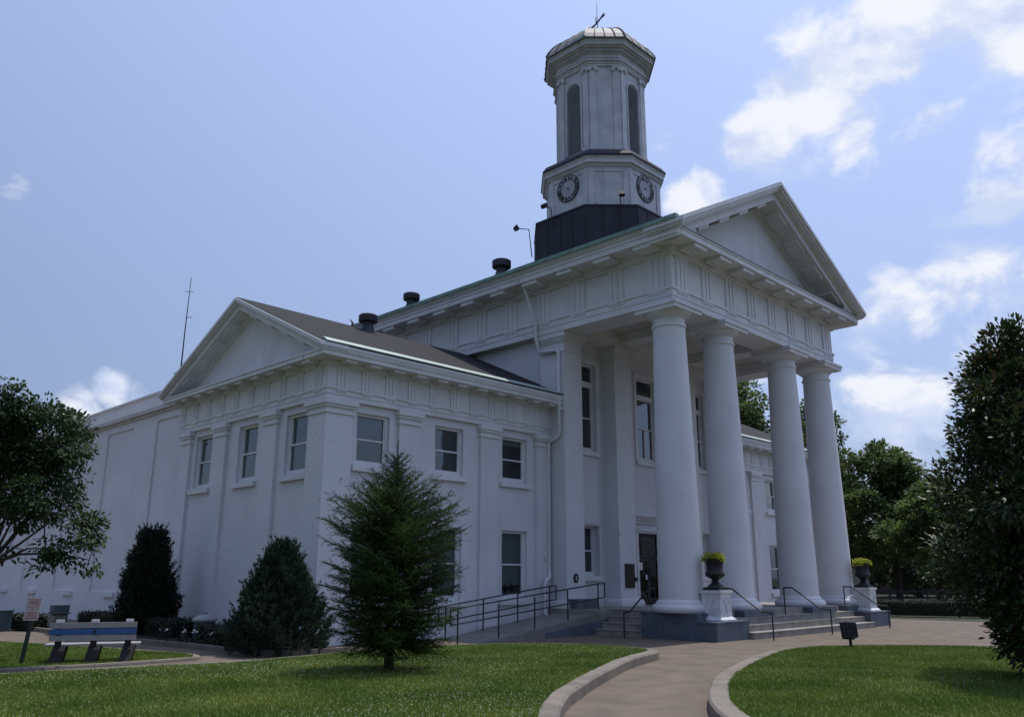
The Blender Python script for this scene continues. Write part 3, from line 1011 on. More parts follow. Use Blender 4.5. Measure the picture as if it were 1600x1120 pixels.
ovo = ov.build('oval_plaque', BRONZ, CH, loc=(0.60, YP - 0.001, 1.60))
ovo.rotation_euler = (R(90), 0, 0)
ovo.scale = (0.85, 1.05, 1.0)
MB().box(-0.02, 0.02, -0.07, 0.07, 0.022, 0.032).build('emblem', PED, ovo)
MB().box(0.10, 1.08, 3.95, YP - 0.12, ZS - 0.003, 0.98).build('plinth_block', PLIN, CH)


# --- entablature of the main block
def entab(name, frame, L, zs, pitch, n, start, tw, cap=0.0, detail=True, gutw=None):
    """frame(u, d, z) -> xyz, u along, d outward. zs = (arch0, mid, taenia0, frieze0, frieze1, soffit)"""
    a0, am, t0, f0, f1, so = zs

    def bx(mb, u0, u1, d0, d1, z0, z1):
        p = [frame(u0, d1, z0), frame(u1, d1, z0), frame(u1, d0, z0), frame(u0, d0, z0),
             frame(u0, d1, z1), frame(u1, d1, z1), frame(u1, d0, z1), frame(u0, d0, z1)]
        A = (Vector(p[1]) - Vector(p[0])).cross(Vector(p[3]) - Vector(p[0]))
        if A.z < 0:
            p = [p[3], p[2], p[1], p[0], p[7], p[6], p[5], p[4]]
        mb.hexa(p)

    return bx


def F_front(u, d, z):
    return (u, -d, z)


def F_left(u, d, z):
    return (-d, u, z)


def F_right(u, d, z):
    return (W + d, u, z)


def bxf(frame):
    return entab('', frame, 0, (0, 0, 0, 0, 0, 0), 0, 0, 0, 0)


TRI = {}


def triglyph(frame_name, bx, u, w, z0, z1, parent, d=0.045):
    m_ = MB()
    s = w / 6.2
    bx(m_, u - w / 2, u + w / 2, -0.01, d * 0.45, z0, z1 - 0.002)
    for k in (-1, 0, 1):
        bx(m_, u + k * s * 2.1 - s * 0.72, u + k * s * 2.1 + s * 0.72, d * 0.45, d, z0, z1 - 0.06)
    bx(m_, u - w / 2 - 0.015, u + w / 2 + 0.015, d * 0.45, d + 0.012, z1 - 0.06, z1 - 0.003)
    return m_.build('triglyph', TRIM, parent)


def guttae(bx, u, w, zt, parent, d, s=1.0):
    m_ = MB()
    bx(m_, u - w / 2, u + w / 2, 0.0, d, zt - 0.045 * s, zt - 0.001)
    for k in range(6):
        c = u - w / 2 + w * (k + 0.5) / 6
        bx(m_, c - w / 18, c + w / 18, 0.005, d - 0.008, zt - 0.115 * s, zt - 0.045 * s)
    return m_.build('guttae', TRIM, parent)


def mutule(bx, u, w, zb, zt, d0, d1, parent):
    m_ = MB()
    bx(m_, u - w / 2, u + w / 2, d0, d1, zb, zt)
    for r_ in range(2):
        for k in range(5):
            c = u - w / 2 + w * (k + 0.5) / 5
            dd = d0 + (d1 - d0) * (0.3 + 0.4 * r_)
            bx(m_, c - w / 24, c + w / 24, dd - 0.03, dd + 0.03, zb - 0.02, zb - 0.0005)
    return m_.build('mutule', TRIM, parent)


def run_entab(name, frame, u0, u1, e0, e1, tri_u, mut_u, side=False):
    """u0..u1 wall line, e0/e1 how far mouldings extend at the ends (for mitres at corners)"""
    bx = bxf(frame)
    A = MB()
    ua = 1.052 if side else u0
    bx(A, ua, u1, -1.05, 0.0, Z_AR, 9.77)
    bx(A, ua - e0 * 0.02, u1 + e1 * 0.02, -1.05, 0.02, 9.772, Z_TA)
    u0 = 0.502 if side else u0
    bx(A, u0 - e0 * 0.06, u1 + e1 * 0.06, -0.5, 0.06, Z_TA, Z_TA + 0.08)
    arch = A.build('architrave', TRIM, CH)
    Fz = MB()
    bx(Fz, u0, u1, -0.5, 0.0, Z_TA + 0.08, Z_FR)
    fz = Fz.build('frieze', TRIM, CH)
    for u in tri_u:
        triglyph('', bx, u, 0.62, Z_TA + 0.082, Z_FR, fz)
        guttae(bx, u, 0.62, Z_TA, arch, 0.05)
    C = MB()
    u0 = 0.452 if side else u0
    bx(C, u0 - e0 * 0.10, u1 + e1 * 0.10, -0.45, 0.10, Z_FR, Z_FR + 0.07)
    bx(C, u0 - e0 * 0.15, u1 + e1 * 0.15, -0.45, 0.15, Z_FR + 0.07, Z_SO - 0.06)
    bx(C, u0 - e0 * 0.20, u1 + e1 * 0.20, -0.45, 0.20, Z_SO - 0.06, Z_SO)
    bx(C, u0 - e0 * OV, u1 + e1 * OV, -0.45, OV, Z_SO, Z_CO - 0.05)
    bx(C, u0 - e0 * (OV + 0.03), u1 + e1 * (OV + 0.03), -0.45, OV + 0.03, Z_CO - 0.05, Z_CO)
    co = C.build('cornice', TRIM, CH)
    for u in mut_u:
        mutule(bx, u, 0.66, Z_SO - 0.125, Z_SO - 0.001, 0.21, 0.74, co)
    return arch, fz, co


FP = [0.523 + 1.422 * k for k in range(8)]
run_entab('front', F_front, 0, W, 1, 1, FP, FP)
SP = [0.52 + 1.552 * k for k in range(13)]
# side runs start just behind the front run so nothing shares a plane
bxL = bxf(F_left)
run_entab('left', F_left, 0.52, YB, 0, 0, SP, SP, True)
run_entab('right', F_right, 0.52, YB, 0, 0, [], SP[:3], True)


def corner_side(frame, mut):
    """front corner piece of the side frieze, where the front run shows its end"""
    bx = bxf(frame)
    return None


# side sima and gutters
for frame in (F_left, F_right):
    bx = bxf(frame)
    m = MB()
    for (d0, d1, z0, z1) in ((-0.3, OV + 0.025, Z_CO + 0.001, Z_CO + 0.06), (-0.3, OV + 0.07, Z_CO + 0.06, Z_CO + 0.12), (-0.3, OV + 0.12, Z_CO + 0.12, Z_CO + 0.20)):
        bx(m, -OV + 0.04, YB, d0, d1, z0, z1)
    m.build('sima', TRIM, CH)
    m = MB()
    bx(m, -OV - 0.06, YB, OV - 0.02, OV + 0.16, Z_CO + 0.203, Z_CO + 0.31)
    bx(m, -OV - 0.06, YB, OV + 0.165, OV + 0.185, Z_CO + 0.17, Z_CO + 0.215)
    m.build('gutter', COPPER, CH)
m = MB()
bxF = bxf(F_front)
bxF(m, -0.55, W + 0.55, -0.2, OV + 0.045, Z_CO + 0.002, Z_CO + 0.022)
m.build('flashing', VENT, CH)

# tympanum
t = MB()
zt0 = Z_CO + 0.03
hx = W / 2 + 0.3
t.v = [(-0.3, 0.05, zt0), (W + 0.3, 0.05, zt0), (W / 2, 0.05, ZP - 0.5), (-0.3, 0.35, zt0), (W + 0.3, 0.35, zt0), (W / 2, 0.35, ZP - 0.5)]
t.f = [(0, 1, 2), (5, 4, 3), (0, 3, 4, 1), (1, 4, 5, 2), (2, 5, 3, 0)]
t.build('tympanum', TRIM, CH)


def rake(sgn, ctr, zp, sl, tip, plane, axis, layers, mut, mutspec, parent, m_):
    """raking cornice half. plane(d) outward; layers: (d0,d1,dz0,dz1)"""
    M_ = MB()

    def P(u, d, dz):
        q = zp - sl * abs(u - ctr) + dz
        return axis(u, d, q)

    def slab(mb, ua, ub, d0, d1, z0, z1):
        p = [P(ua, d1, z0), P(ub, d1, z0), P(ub, d0, z0), P(ua, d0, z0), P(ua, d1, z1), P(ub, d1, z1), P(ub, d0, z1), P(ua, d0, z1)]
        A = (Vector(p[1]) - Vector(p[0])).cross(Vector(p[3]) - Vector(p[0]))
        if A.z < 0:
            p = [p[3], p[2], p[1], p[0], p[7], p[6], p[5], p[4]]
        mb.hexa(p)

    for (d0, d1, z0, z1, cut) in layers:
        slab(M_, ctr, ctr + sgn * (tip - cut), d0, d1, z0, z1)
    o = M_.build('raking_cornice', m_, parent)
    us, w, d0, d1, z0, z1 = mutspec
    for u in us:
        q = MB()
        slab(q, ctr + sgn * (u - w / 2), ctr + sgn * (u + w / 2), d0, d1, z0, z1)
        q.build('mutule', TRIM, o)
    return o


AX_F = lambda u, d, z: (u, -d, z)
for sg in (-1, 1):
    rake(sg, W / 2, ZP, SL, W / 2 + OV + 0.14, None, AX_F,
         [(-0.3, OVR, -0.14, -0.001, 0.0), (-0.3, OVR - 0.06, -0.24, -0.141, 0.05), (-0.3, OVR - 0.13, -0.31, -0.241, 0.10),
          (-0.3, OV - 0.015, -0.58, -0.311, 0.18), (-0.3, 0.10, -0.68, -0.581, 0.95), (-0.3, 0.02, -0.78, -0.681, 1.15)],
         None, ([0.75, 2.05, 3.35, 4.65, 5.72], 0.62, 0.12, 0.68, -0.69, -0.582), CH, TRIM)
# roof
for sg in (-1, 1):
    m = MB()
    xe = W / 2 + sg * (W / 2 + OV + 0.10)
    xr = W / 2
    za, zb = zr(xe) - 0.02, ZP - 0.02 + 0.03
    y0, y1 = -OVR + 0.06, YB + 0.3
    P = [(xr, y0, zb - .1), (xe, y0, za - .06), (xe, y1, za - .06), (xr, y1, zb - .1), (xr, y0, zb), (xe, y0, za), (xe, y1, za), (xr, y1, zb)]
    if sg < 0:
        P = [P[1], P[0], P[3], P[2], P[5], P[4], P[7], P[6]]
    m.hexa(P)
    m.build('main_roof', SHING, CH)
m = MB()
m.v = [(0.3, YB, 9.5), (10.7, YB, 9.5), (10.9, YB, 11.6), (5.5, YB, 14.6), (0.1, YB, 11.6)]
m.f = [(4, 3, 2, 1, 0)]
m.build('rear_gable', TRIM, CH)

# portico ceiling
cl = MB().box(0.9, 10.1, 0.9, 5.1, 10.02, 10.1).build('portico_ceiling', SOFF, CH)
m = MB().box(0.9, 10.1, 1.052, 1.14, 9.62, 10.019).box(1.052, 1.14, 1.14, 4.3, 9.66, 10.018).box(9.86, 9.948, 1.14, 4.3, 9.66, 10.018)
m.build('ceiling_moulding', TRIM, cl)
m = MB().box(0.2, 10.8, 4.30, 5.05, 9.575, 9.80).box(0.9, 10.1, 4.22, 4.299, 9.78, 10.017)
m.build('wall_beam', TRIM, CH)
for xc in (3.37, 7.63):
    MB().box(xc - 0.38, xc + 0.38, 1.141, 4.219, 9.70, 10.016).build('ceiling_beam', TRIM, cl)


# ================================================================== WINGS
YWG, DW = 5.157, 8.24
XE = 8.353                                  # left end of the wing at x = -XE
XI = 0.165
ZW = dict(cap=5.73, a0=6.10, ta=6.36, f0=6.42, f1=6.96, so=7.10, co=7.25, rg=9.65)
OW = 0.608
SLW = 0.47
RY = YWG + DW / 2


def wing(left):
    X = (lambda x: x) if left else (lambda x: W - x)
    du = 1 if left else -1
    c0 = -4.16
    wx = [c0 - 2.73, c0, c0 + 2.73]
    ops = []
    for c in wx:
        a_, b_ = sorted((X(c - 0.55), X(c + 0.55)))
        ops += [(a_, b_, 4.46, 5.87), (a_, b_, 0.98, 3.0)]
    ua, ub = sorted((X(-XE), X(0.33)))
    MB().wall((0, YWG, 0), (1, 0, 0), (0, -1, 0), ua, ub, 0, ZW['a0'] + 0.2, 0.3, ops).build('wing_wall', WALL, CH)
    gy = [RY - 2.70, RY - 0.05, RY + 2.72]
    gops = [(c - 0.55, c + 0.55, 4.24, 5.90) for c in gy] if left else []
    MB().wall((X(-XE), 0, 0), (0, 1, 0), (-1 if left else 1, 0, 0), YWG + 0.301, YWG + DW, 0, ZW['a0'] + 0.2, 0.3, gops).build('wing_wall', WALL, CH)
    if left:
        MB().wall((0, YWG + DW, 0), (1, 0, 0), (0, 1, 0), ua + 0.301, ub, 0, ZW['a0'] + 0.2, 0.3, []).build('wing_wall', WALL, CH)
    # corner face next to the front wall's end
    styles = [dict(curtain=(-0.5, 0.5)), dict(curtain=(-0.5, 0.02)), dict(blind=(1.18, BLINW))]
    lows = [dict(blind=(0.55, BLIND)), dict(blind=(0.25, BLIND)), dict(blind=(0.42, BLIND))]
    for i, c in enumerate(wx):
        window(X(c), YWG, 0, 1.1, 4.46, 5.87, **(styles[i] if left else {}))
        window(X(c), YWG, 0, 1.1, 0.98, 3.0, **(lows[i] if left else {}))
    if left:
        for i, c in enumerate(gy):
            window(-XE, c, R(-90), 1.1, 4.24, 5.90, **([dict(curtain=(-0.5, 0.5)), {}, {}][i]))

    # pilasters
    def wp(u0, u1, d, fr, m_):
        bx = bxf(fr)
        q = MB()
        bx(q, u0, u1, -0.02, d, 0.0, ZW['cap'])
        o = q.build('wing_pilaster', m_, CH)
        k = MB()
        bx(k, u0 - 0.0, u1 + 0.0, -0.02, d - 0.004, ZW['cap'] + 0.0, ZW['a0'] - 0.003)
        bx(k, u0 - 0.04, u1 + 0.04, -0.02, d + 0.04, ZW['cap'], ZW['cap'] + 0.07)
        bx(k, u0 - 0.055, u1 + 0.055, -0.02, d + 0.055, ZW['a0'] - 0.21, ZW['a0'] - 0.14)
        bx(k, u0 - 0.10, u1 + 0.10, -0.02, d + 0.10, ZW['a0'] - 0.14, ZW['a0'] - 0.003)
        k.build('pilaster_capital', TRIM, o)
        b = MB()
        bx(b, u0 - 0.05, u1 + 0.05, -0.02, d + 0.05, 0.0, 0.30)
        b.build('pilaster_base', m_, o)

    ff = lambda u, d, z: (X(u), YWG - d, z)
    gf = (lambda u, d, z: (X(-XE) - d, u, z)) if left else (lambda u, d, z: (X(-XE) + d, u, z))
    wp(c0 - 1.55 - 0.36, c0 - 1.55 + 0.36, 0.10, ff, WALL)
    wp(c0 + 1.55 - 0.36, c0 + 1.55 + 0.36, 0.10, ff, WALL)
    wp(-0.52, 0.10, 0.10, ff, WALL)
    # corner pier, wraps both faces
    q = MB()
    a_, b_ = sorted((X(-XE - 0.10), X(-XE + 0.74)))
    q.box(a_, b_, YWG - 0.10, YWG + 0.74, 0, ZW['cap'])
    o = q.build('corner_pier', PEEL if left else WALL, CH)
    k = MB()
    for (e, z0, z1) in ((0.04, ZW['cap'], ZW['cap'] + 0.07), (0.0, ZW['cap'] + 0.07, ZW['a0'] - 0.21), (0.055, ZW['a0'] - 0.21, ZW['a0'] - 0.14), (0.10, ZW['a0'] - 0.14, ZW['a0'] - 0.003)):
        k.box(a_ - e, b_ + e, YWG - 0.10 - e, YWG + 0.74 + e, z0, z1)
    k.build('pilaster_capital', TRIM, o)
    if left:
        wp(RY - 1.42 - 0.36, RY - 1.42 + 0.36, 0.10, gf, WALL)
        wp(RY + 1.48 - 0.36, RY + 1.48 + 0.36, 0.10, gf, WALL)
        wp(YWG + DW - 0.62, YWG + DW, 0.10, gf, WALL)

    # entablature, front and gable
    def we(fr, u0, u1, e0, e1, tri, mut, skip0=0.0):
        bx = bxf(fr)
        A = MB()
        bx(A, u0 - e0 * 0.10, u1 + e1 * 0.1, -0.35, 0.10, ZW['a0'], ZW['a0'] + 0.13)
        bx(A, u0 - e0 * 0.12, u1 + e1 * 0.12, -0.35, 0.12, ZW['a0'] + 0.13, ZW['ta'])
        bx(A, u0 - e0 * 0.155, u1 + e1 * 0.155, -0.35, 0.155, ZW['ta'], ZW['f0'])
        ar = A.build('architrave', TRIM, CH)
        Fz = MB()
        bx(Fz, u0 - e0 * 0.10, u1 + e1 * 0.1, -0.35, 0.10, ZW['f0'], ZW['f1'])
        fz = Fz.build('frieze', TRIM, CH)
        sh_ = lambda u, d, z: fr(u, d + 0.10, z)
        bs = bxf(sh_)
        for u in tri:
            triglyph('', bs, u, 0.33, ZW['f0'] + 0.002, ZW['f1'], fz, 0.032)
            guttae(bs, u, 0.33, ZW['ta'], ar, 0.05, 0.6)
        C = MB()
        for (d, z0, z1) in ((0.17, ZW['f1'], ZW['f1'] + 0.05), (0.21, ZW['f1'] + 0.05, ZW['so']), (OW, ZW['so'], ZW['co'] - 0.04), (OW + 0.03, ZW['co'] - 0.04, ZW['co'])):
            bx(C, u0 - e0 * d, u1 + e1 * d, -0.3, d, z0, z1)
        co = C.build('cornice', TRIM, CH)
        for u in mut:
            mutule(bx, u, 0.36, ZW['so'] - 0.075, ZW['so'] - 0.001, 0.22, 0.53, co)

    tf = [-8.03 + 0.787 * k for k in range(11)]
    we(ff, -XE, 0.16, 1, 0, tf, [u for u in tf])
    if left:
        tg = [YWG + 0.35 + 0.885 * k for k in range(10)]
        bxs = gf
        we(lambda u, d, z: gf(u, d, z), YWG + 0.352, YWG + DW, 0, 1, tg, tg)
    else:
        we(lambda u, d, z: gf(u, d, z), YWG + 0.352, YWG + DW, 0, 1, [], [])
    # gable
    g_ = MB()
    xg = X(-XE) - (0.10 if left else -0.10)
    xb_ = xg + (0.3 if left else -0.3)
    zb = ZW['co'] - 0.02
    g_.v = [(xg, YWG - 0.1, zb), (xg, YWG + DW + 0.1, zb), (xg, RY, ZW['rg'] - 0.22), (xb_, YWG - 0.1, zb), (xb_, YWG + DW + 0.1, zb), (xb_, RY, ZW['rg'] - 0.22)]
    f_ = [(2, 1, 0), (3, 4, 5), (0, 1, 4, 3), (1, 2, 5, 4), (2, 0, 3, 5)]
    g_.f = f_ if left else [tuple(reversed(q_)) for q_ in f_]
    g_.build('wing_gable', TRIM, CH)
    ax = (lambda u, d, z: (X(-XE) - d, u, z)) if left else (lambda u, d, z: (X(-XE) + d, u, z))
    for sg in (-1, 1):
        rake(sg, RY, ZW['rg'], SLW, DW / 2 + OW + 0.08, None, ax,
             [(-0.1, OW + 0.15, -0.10, -0.001, 0.0), (-0.1, OW + 0.09, -0.16, -0.101, 0.03), (-0.1, OW - 0.012, -0.33, -0.161, 0.10),
              (-0.1, 0.22, -0.40, -0.331, 0.55), (-0.1, 0.16, -0.46, -0.401, 0.62)],
             None, ([0.75, 1.65, 2.55, 3.45], 0.40, 0.23, 0.52, -0.405, -0.332), CH, TRIM)
    # roof slopes
    xa, xb2 = X(-XE - OW - 0.10), X(0.335)
    for sg in (-1, 1):
        ye = RY + sg * (DW / 2 + OW + 0.05)
        ze = ZW['rg'] - SLW * (DW / 2 + OW + 0.05)
        x0, x1 = min(xa, xb2), max(xa, xb2)
        P = [(x0, ye, ze - .05), (x1, ye, ze - .05), (x1, RY, ZW['rg'] - .05), (x0, RY, ZW['rg'] - .05),
             (x0, ye, ze + .025), (x1, ye, ze + .025), (x1, RY, ZW['rg'] + .025), (x0, RY, ZW['rg'] + .025)]
        if sg > 0:
            P = [P[3], P[2], P[1], P[0], P[7], P[6], P[5], P[4]]
        rf = MB().hexa(P).build('wing_roof', SHING, CH)
        if sg < 0:
            gm = MB()
            x0g, x1g = sorted((X(-XE - OW + 0.02), X(0.16)))
            gz = lambda yy: ZW['rg'] - SLW * (RY - yy)
            ya_, yb_ = ye - 0.05, ye + 0.07
            gm.hexa([(x0g, ya_, ze + .024), (x1g, ya_, ze + .024), (x1g, yb_ + .06, ze + .024), (x0g, yb_ + .06, ze + .024),
                     (x0g, ya_ + .012, ze + .045), (x1g, ya_ + .012, ze + .045), (x1g, yb_ + .06, ze + .15), (x0g, yb_ + .06, ze + .15)])
            gm.build('gutter', ALUM, rf)
            MB().box(x0g, x1g, ye - 0.022, ye + 0.05, ze - 0.022, ze + 0.022).build('gap_shade_strip', VENT, rf)  # dark colour stands in for the shaded gap below the gutter
            sm = MB()
            sm.box(x0g, x1g, YWG - OW - 0.045, YWG - 0.1, ZW['co'] + 0.001, ZW['co'] + 0.06)
            sm.box(x0g, x1g, YWG - OW - 0.065, YWG - 0.1, ZW['co'] + 0.06, ze - 0.025)
            sm.build('sima', TRIM, rf)


wing(True)
wing(False)

# downpipes
pts = [(-0.80, 5.6, 11.42), (-0.62, 5.55, 11.30), (-0.12, 5.45, 9.95), (-0.10, 5.45, 9.45), (0.03, 5.42, 9.0), (0.03, 4.62, 8.93), (0.03, 4.56, 8.85),
       (0.03, 4.56, 6.15), (0.03, 4.66, 6.02), (0.02, 4.97, 5.92), (0.02, 5.02, 5.82), (0.0, 5.02, 1.75), (-0.02, 4.98, 1.62), (-0.30, 4.90, 1.5), (-0.34, 4.90, 1.40), (-0.34, 4.90, 0.55), (-0.30, 4.75, 0.42)]
MB().tube(pts, 0.058, 10).build('downpipe', TRIM, CH, True)
MB().tube([(0.02, 4.52, 7.18), (0.02, 4.56, 6.98), (0.03, 4.5, 6.93), (0.06, 4.40, 6.92)], 0.05, 8).build('downpipe', TRIM, CH, True)

# roof vents
for (x, y, z, s) in ((-4.70, RY - 0.55, ZW['rg'] - 0.30, 0.60), (0.40, 12.95, 12.30, 0.66), (1.45, 8.7, 12.85, 0.72)):
    m = MB().lathe([(0.46 * s, -0.25), (0.40 * s, 0.10 * s), (0.30 * s, 0.42 * s), (0.30 * s, 0.62 * s), (0.50 * s, 0.64 * s), (0.52 * s, 0.68 * s), (0.52 * s, 1.0 * s), (0.45 * s, 1.05 * s), (0.1 * s, 1.10 * s)], 20)
    m.build('roof_vent', VENT, CH, True, (x, y, z))
MB().tube([(-5.0, RY - 0.1, ZW['rg']), (-5.0, RY - 0.1, ZW['rg'] + 0.1), (-5.12, RY - 0.1, ZW['rg'] + 0.2)], [0.05, 0.035, 0.008], 6).build('ridge_finial', VENT, CH)

# ================================================================== CLOCK TOWER
TX, TY, T8 = 5.5, 6.81, 0.47


def octo(a, t=T8):
    q = [(-t, -1), (t, -1), (1, -t), (1, t), (t, 1), (-t, 1), (-1, t), (-1, -t)]
    return [(TX + a * x, TY + a * y) for x, y in q]


tw = MB().prism(octo(2.70), 11.6, 15.36).prism(octo(2.73), 15.36, 15.43)
TOW = tw.build('clock_tower', DARKR, CH)
for (dx, dy, half) in ((-1, 0, T8), (0, -1, T8)):
    m = MB()
m = MB()
for i, (p, q) in enumerate(zip(octo(2.70), octo(2.70)[1:] + octo(2.70)[:1])):
    P, Q = Vector(p), Vector(q)
    n_ = Vector((Q.y - P.y, -(Q.x - P.x))).normalized()
    k = max(2, round((Q - P).length / 0.62))
    for j in range(k + 1):
        c = P.lerp(Q, j / k) - n_ * 0.006
        d_ = (Q - P).normalized() * 0.010
        m.hexa([(*(c - d_ - n_ * .02), 11.7), (*(c - d_ + n_ * .02), 11.7), (*(c + d_ + n_ * .02), 11.7), (*(c + d_ - n_ * .02), 11.7),
                (*(c - d_ - n_ * .02), 15.355), (*(c - d_ + n_ * .02), 15.355), (*(c + d_ + n_ * .02), 15.355), (*(c + d_ - n_ * .02), 15.355)])
m.build('standing_seams', DARKR, TOW)['kind'] = 'stuff'
MB().prism(octo(2.17), 15.2, 17.36).build('clock_stage', TOWP, TOW)
m = MB()
for i, p in enumerate(octo(2.17)):
    pn, pp = octo(2.17)[(i + 1) % 8], octo(2.17)[i - 1]
    for o_ in (pn, pp):
        P, Q = Vector(p), Vector(o_)
        d_ = (Q - P).normalized()
        n_ = Vector((d_.y, -d_.x))
        if n_.dot(P - Vector((TX, TY))) < 0:
            n_ = -n_
        A, B_ = P + d_ * 0.003, P + d_ * 0.24
        ring = [A - n_ * .02, B_ - n_ * .02, B_ + n_ * .035, A + n_ * .035]
        if (ring[1] - ring[0]).cross(ring[2] - ring[1]) < 0:
            ring.reverse()
        MB().prism([(r_.x, r_.y) for r_ in ring], 15.43, 17.10).build('corner_board', TOWP, TOW)
MB().prism(octo(2.20), 17.10, 17.30).prism(octo(2.24), 17.30, 17.42, octo(2.30)).prism(octo(2.36), 17.42, 17.56).prism(octo(2.36), 17.56, 17.67, octo(2.42)).build('clock_cornice', TOWP, TOW)
MB().prism(octo(2.44), 17.672, 17.76).prism(octo(2.42), 17.76, 17.96, octo(2.30)).prism(octo(2.28), 17.96, 18.22, octo(1.92)).build('skirt_roof', DARKR, TOW)
# belfry
MB().prism(octo(1.72), 18.0, 22.12).build('belfry_wall', TOWP, TOW)


def face_frame(k):
    """k: 0 front(-y) 1 right 2 back 3 left and 4..7 diagonals; returns origin fn"""
    ang = [-90, 0, 90, 180, -45, 45, 135, 225][k]
    n_ = Vector((math.cos(R(ang)), math.sin(R(ang))))
    u_ = Vector((-n_.y, n_.x))
    return n_, u_


def fpt(n_, u_, a, u, d, z):
    q = Vector((TX, TY)) + n_ * (a + d) + u_ * u
    return (q.x, q.y, z)


diagA = (1 + T8) / math.sqrt(2)
# pilasters with scrolled capitals at the corners of the belfry
for i, p in enumerate(octo(1.72)):
    P = Vector(p)
    for o_ in (octo(1.72)[(i + 1) % 8], octo(1.72)[i - 1]):
        Q = Vector(o_)
        d_ = (Q - P).normalized()
        n_ = Vector((d_.y, -d_.x))
        if n_.dot(P - Vector((TX, TY))) < 0:
            n_ = -n_
        A, B_ = P + d_ * 0.012, P + d_ * 0.30
        ring = [A - n_ * .02, B_ - n_ * .02, B_ + n_ * .06, A + n_ * .06]
        rev = (ring[1] - ring[0]).cross(ring[2] - ring[1]) < 0
        rr = lambda e: [(q_.x, q_.y) for q_ in ([A - d_ * e - n_ * .02, B_ + d_ * e - n_ * .02, B_ + d_ * e + n_ * (.06 + e), A - d_ * e + n_ * (.06 + e)][::-1 if rev else 1])]
        q = MB().prism(rr(0), 18.2, 21.86).prism(rr(0.03), 18.2, 18.48)
        po = q.build('belfry_pilaster', TOWP, TOW)
        q = MB().prism(rr(0.015), 21.86, 21.91).prism(rr(0.03), 22.0, 22.10)
        for e_ in (A, B_):
            c = e_ + n_ * 0.07
            ax0, ax1 = c - n_ * 0.04, c + n_ * 0.05
            q.tube([(ax0.x, ax0.y, 21.95), (ax1.x, ax1.y, 21.95)], 0.085, 10)
        q.build('scroll_capital', TOWP, TOW)
# arched louvers on the four broad faces
for k in range(4):
    n_, u_ = face_frame(k)
    hw, zb, zt = 0.34, 18.42, 21.22
    out = [(-hw, zb), (hw, zb), (hw, zt)] + [(hw * math.cos(a_), zt + hw * math.sin(a_)) for a_ in [math.pi * j / 10 for j in range(1, 10)]] + [(-hw, zt)]
    q = MB()
    b = len(q.v)
    n2 = len(out)
    q.v += [fpt(n_, u_, 1.72, u, -0.05, z) for u, z in out] + [fpt(n_, u_, 1.72, u, 0.008, z) for u, z in out]
    q.f += [tuple(n2 + i for i in range(n2))] + [(i, (i + 1) % n2, n2 + (i + 1) % n2, n2 + i) for i in range(n2)]
    lo = q.build('louver', LOUV, TOW)
    s_ = MB()
    z = zb + 0.03
    while z < zt + hw - 0.06:
        h_ = hw - 0.02 if z < zt else math.sqrt(max(0.0004, hw * hw - (z - zt + 0.05) ** 2)) - 0.02
        if h_ > 0.04:
            p = [fpt(n_, u_, 1.72, u, d, zz) for (u, d, zz) in ((-h_, 0.05, z), (h_, 0.05, z), (h_, 0.009, z + 0.05), (-h_, 0.009, z + 0.05),
                                                               (-h_, 0.05, z + 0.014), (h_, 0.05, z + 0.014), (h_, 0.009, z + 0.064), (-h_, 0.009, z + 0.064))]
            s_.hexa(p)
        z += 0.085
    so_ = s_.build('louver_slats', LOUV, TOW)
    so_['kind'] = 'stuff'
    # arch casing
    c_ = MB()
    pts_o = [(-hw - .07, zb - .05)] + [(-hw - .07, zt)] + [((hw + .07) * math.cos(a_), zt + (hw + .07) * math.sin(a_)) for a_ in [math.pi - math.pi * j / 10 for j in range(1, 10)]] + [(hw + .07, zt), (hw + .07, zb - .05)]
    c_.tube([fpt(n_, u_, 1.72, u, 0.03, z_) for u, z_ in pts_o], 0.05, 6)
    c_.build('louver_casing', TOWP, TOW)
# entablature and dome of the belfry
MB().prism(octo(1.80), 22.11, 22.20).prism(octo(1.83), 22.20, 22.30).prism(octo(1.90), 22.30, 22.36).prism(octo(1.80), 22.36, 22.66).build('belfry_frieze', TOWP, TOW)
m = MB()
for k in (0, 1, 2, 3, 4, 5, 6, 7):
    n_, u_ = face_frame(k)
    a_ = 1.80 if k < 4 else 1.80 * diagA
    hl = 1.80 * T8 if k < 4 else 1.80 * (1 - T8) / math.sqrt(2)
    m.hexa([fpt(n_, u_, a_, u, d, z) for (u, d, z) in ((-hl + .06, .004, 22.46), (-hl + .06, 0.03, 22.46), (hl - .06, 0.03, 22.46), (hl - .06, .004, 22.46),
                                                       (-hl + .06, .004, 22.53), (-hl + .06, 0.03, 22.53), (hl - .06, 0.03, 22.53), (hl - .06, .004, 22.53))])
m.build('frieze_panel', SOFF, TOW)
m = MB().prism(octo(1.84), 22.66, 22.72).prism(octo(1.92), 22.72, 22.85).prism(octo(1.98), 22.85, 22.90, octo(2.04))
m.prism(octo(2.14), 22.90, 23.02).prism(octo(2.14), 23.02, 23.10, octo(2.21))
m.build('belfry_cornice', TOWP, TOW)
m = MB()
for k in range(8):
    n_, u_ = face_frame(k)
    a_ = 1.92 if k < 4 else 1.92 * diagA
    hl = 1.92 * T8 if k < 4 else 1.92 * (1 - T8) / math.sqrt(2)
    nn = int(hl * 2 / 0.13)
    for j in range(nn):
        u = -hl + (j + 0.5) * 2 * hl / nn
        m.hexa([fpt(n_, u_, a_, uu, d, z) for (uu, d, z) in ((u - .035, -.01, 22.74), (u - .035, 0.035, 22.74), (u + .035, 0.035, 22.74), (u + .035, -.01, 22.74),
                                                            (u - .035, -.01, 22.83), (u - .035, 0.035, 22.83), (u + .035, 0.035, 22.83), (u + .035, -.01, 22.83))])
m.build('dentils', TOWP, TOW)['kind'] = 'stuff'
dome = MB()
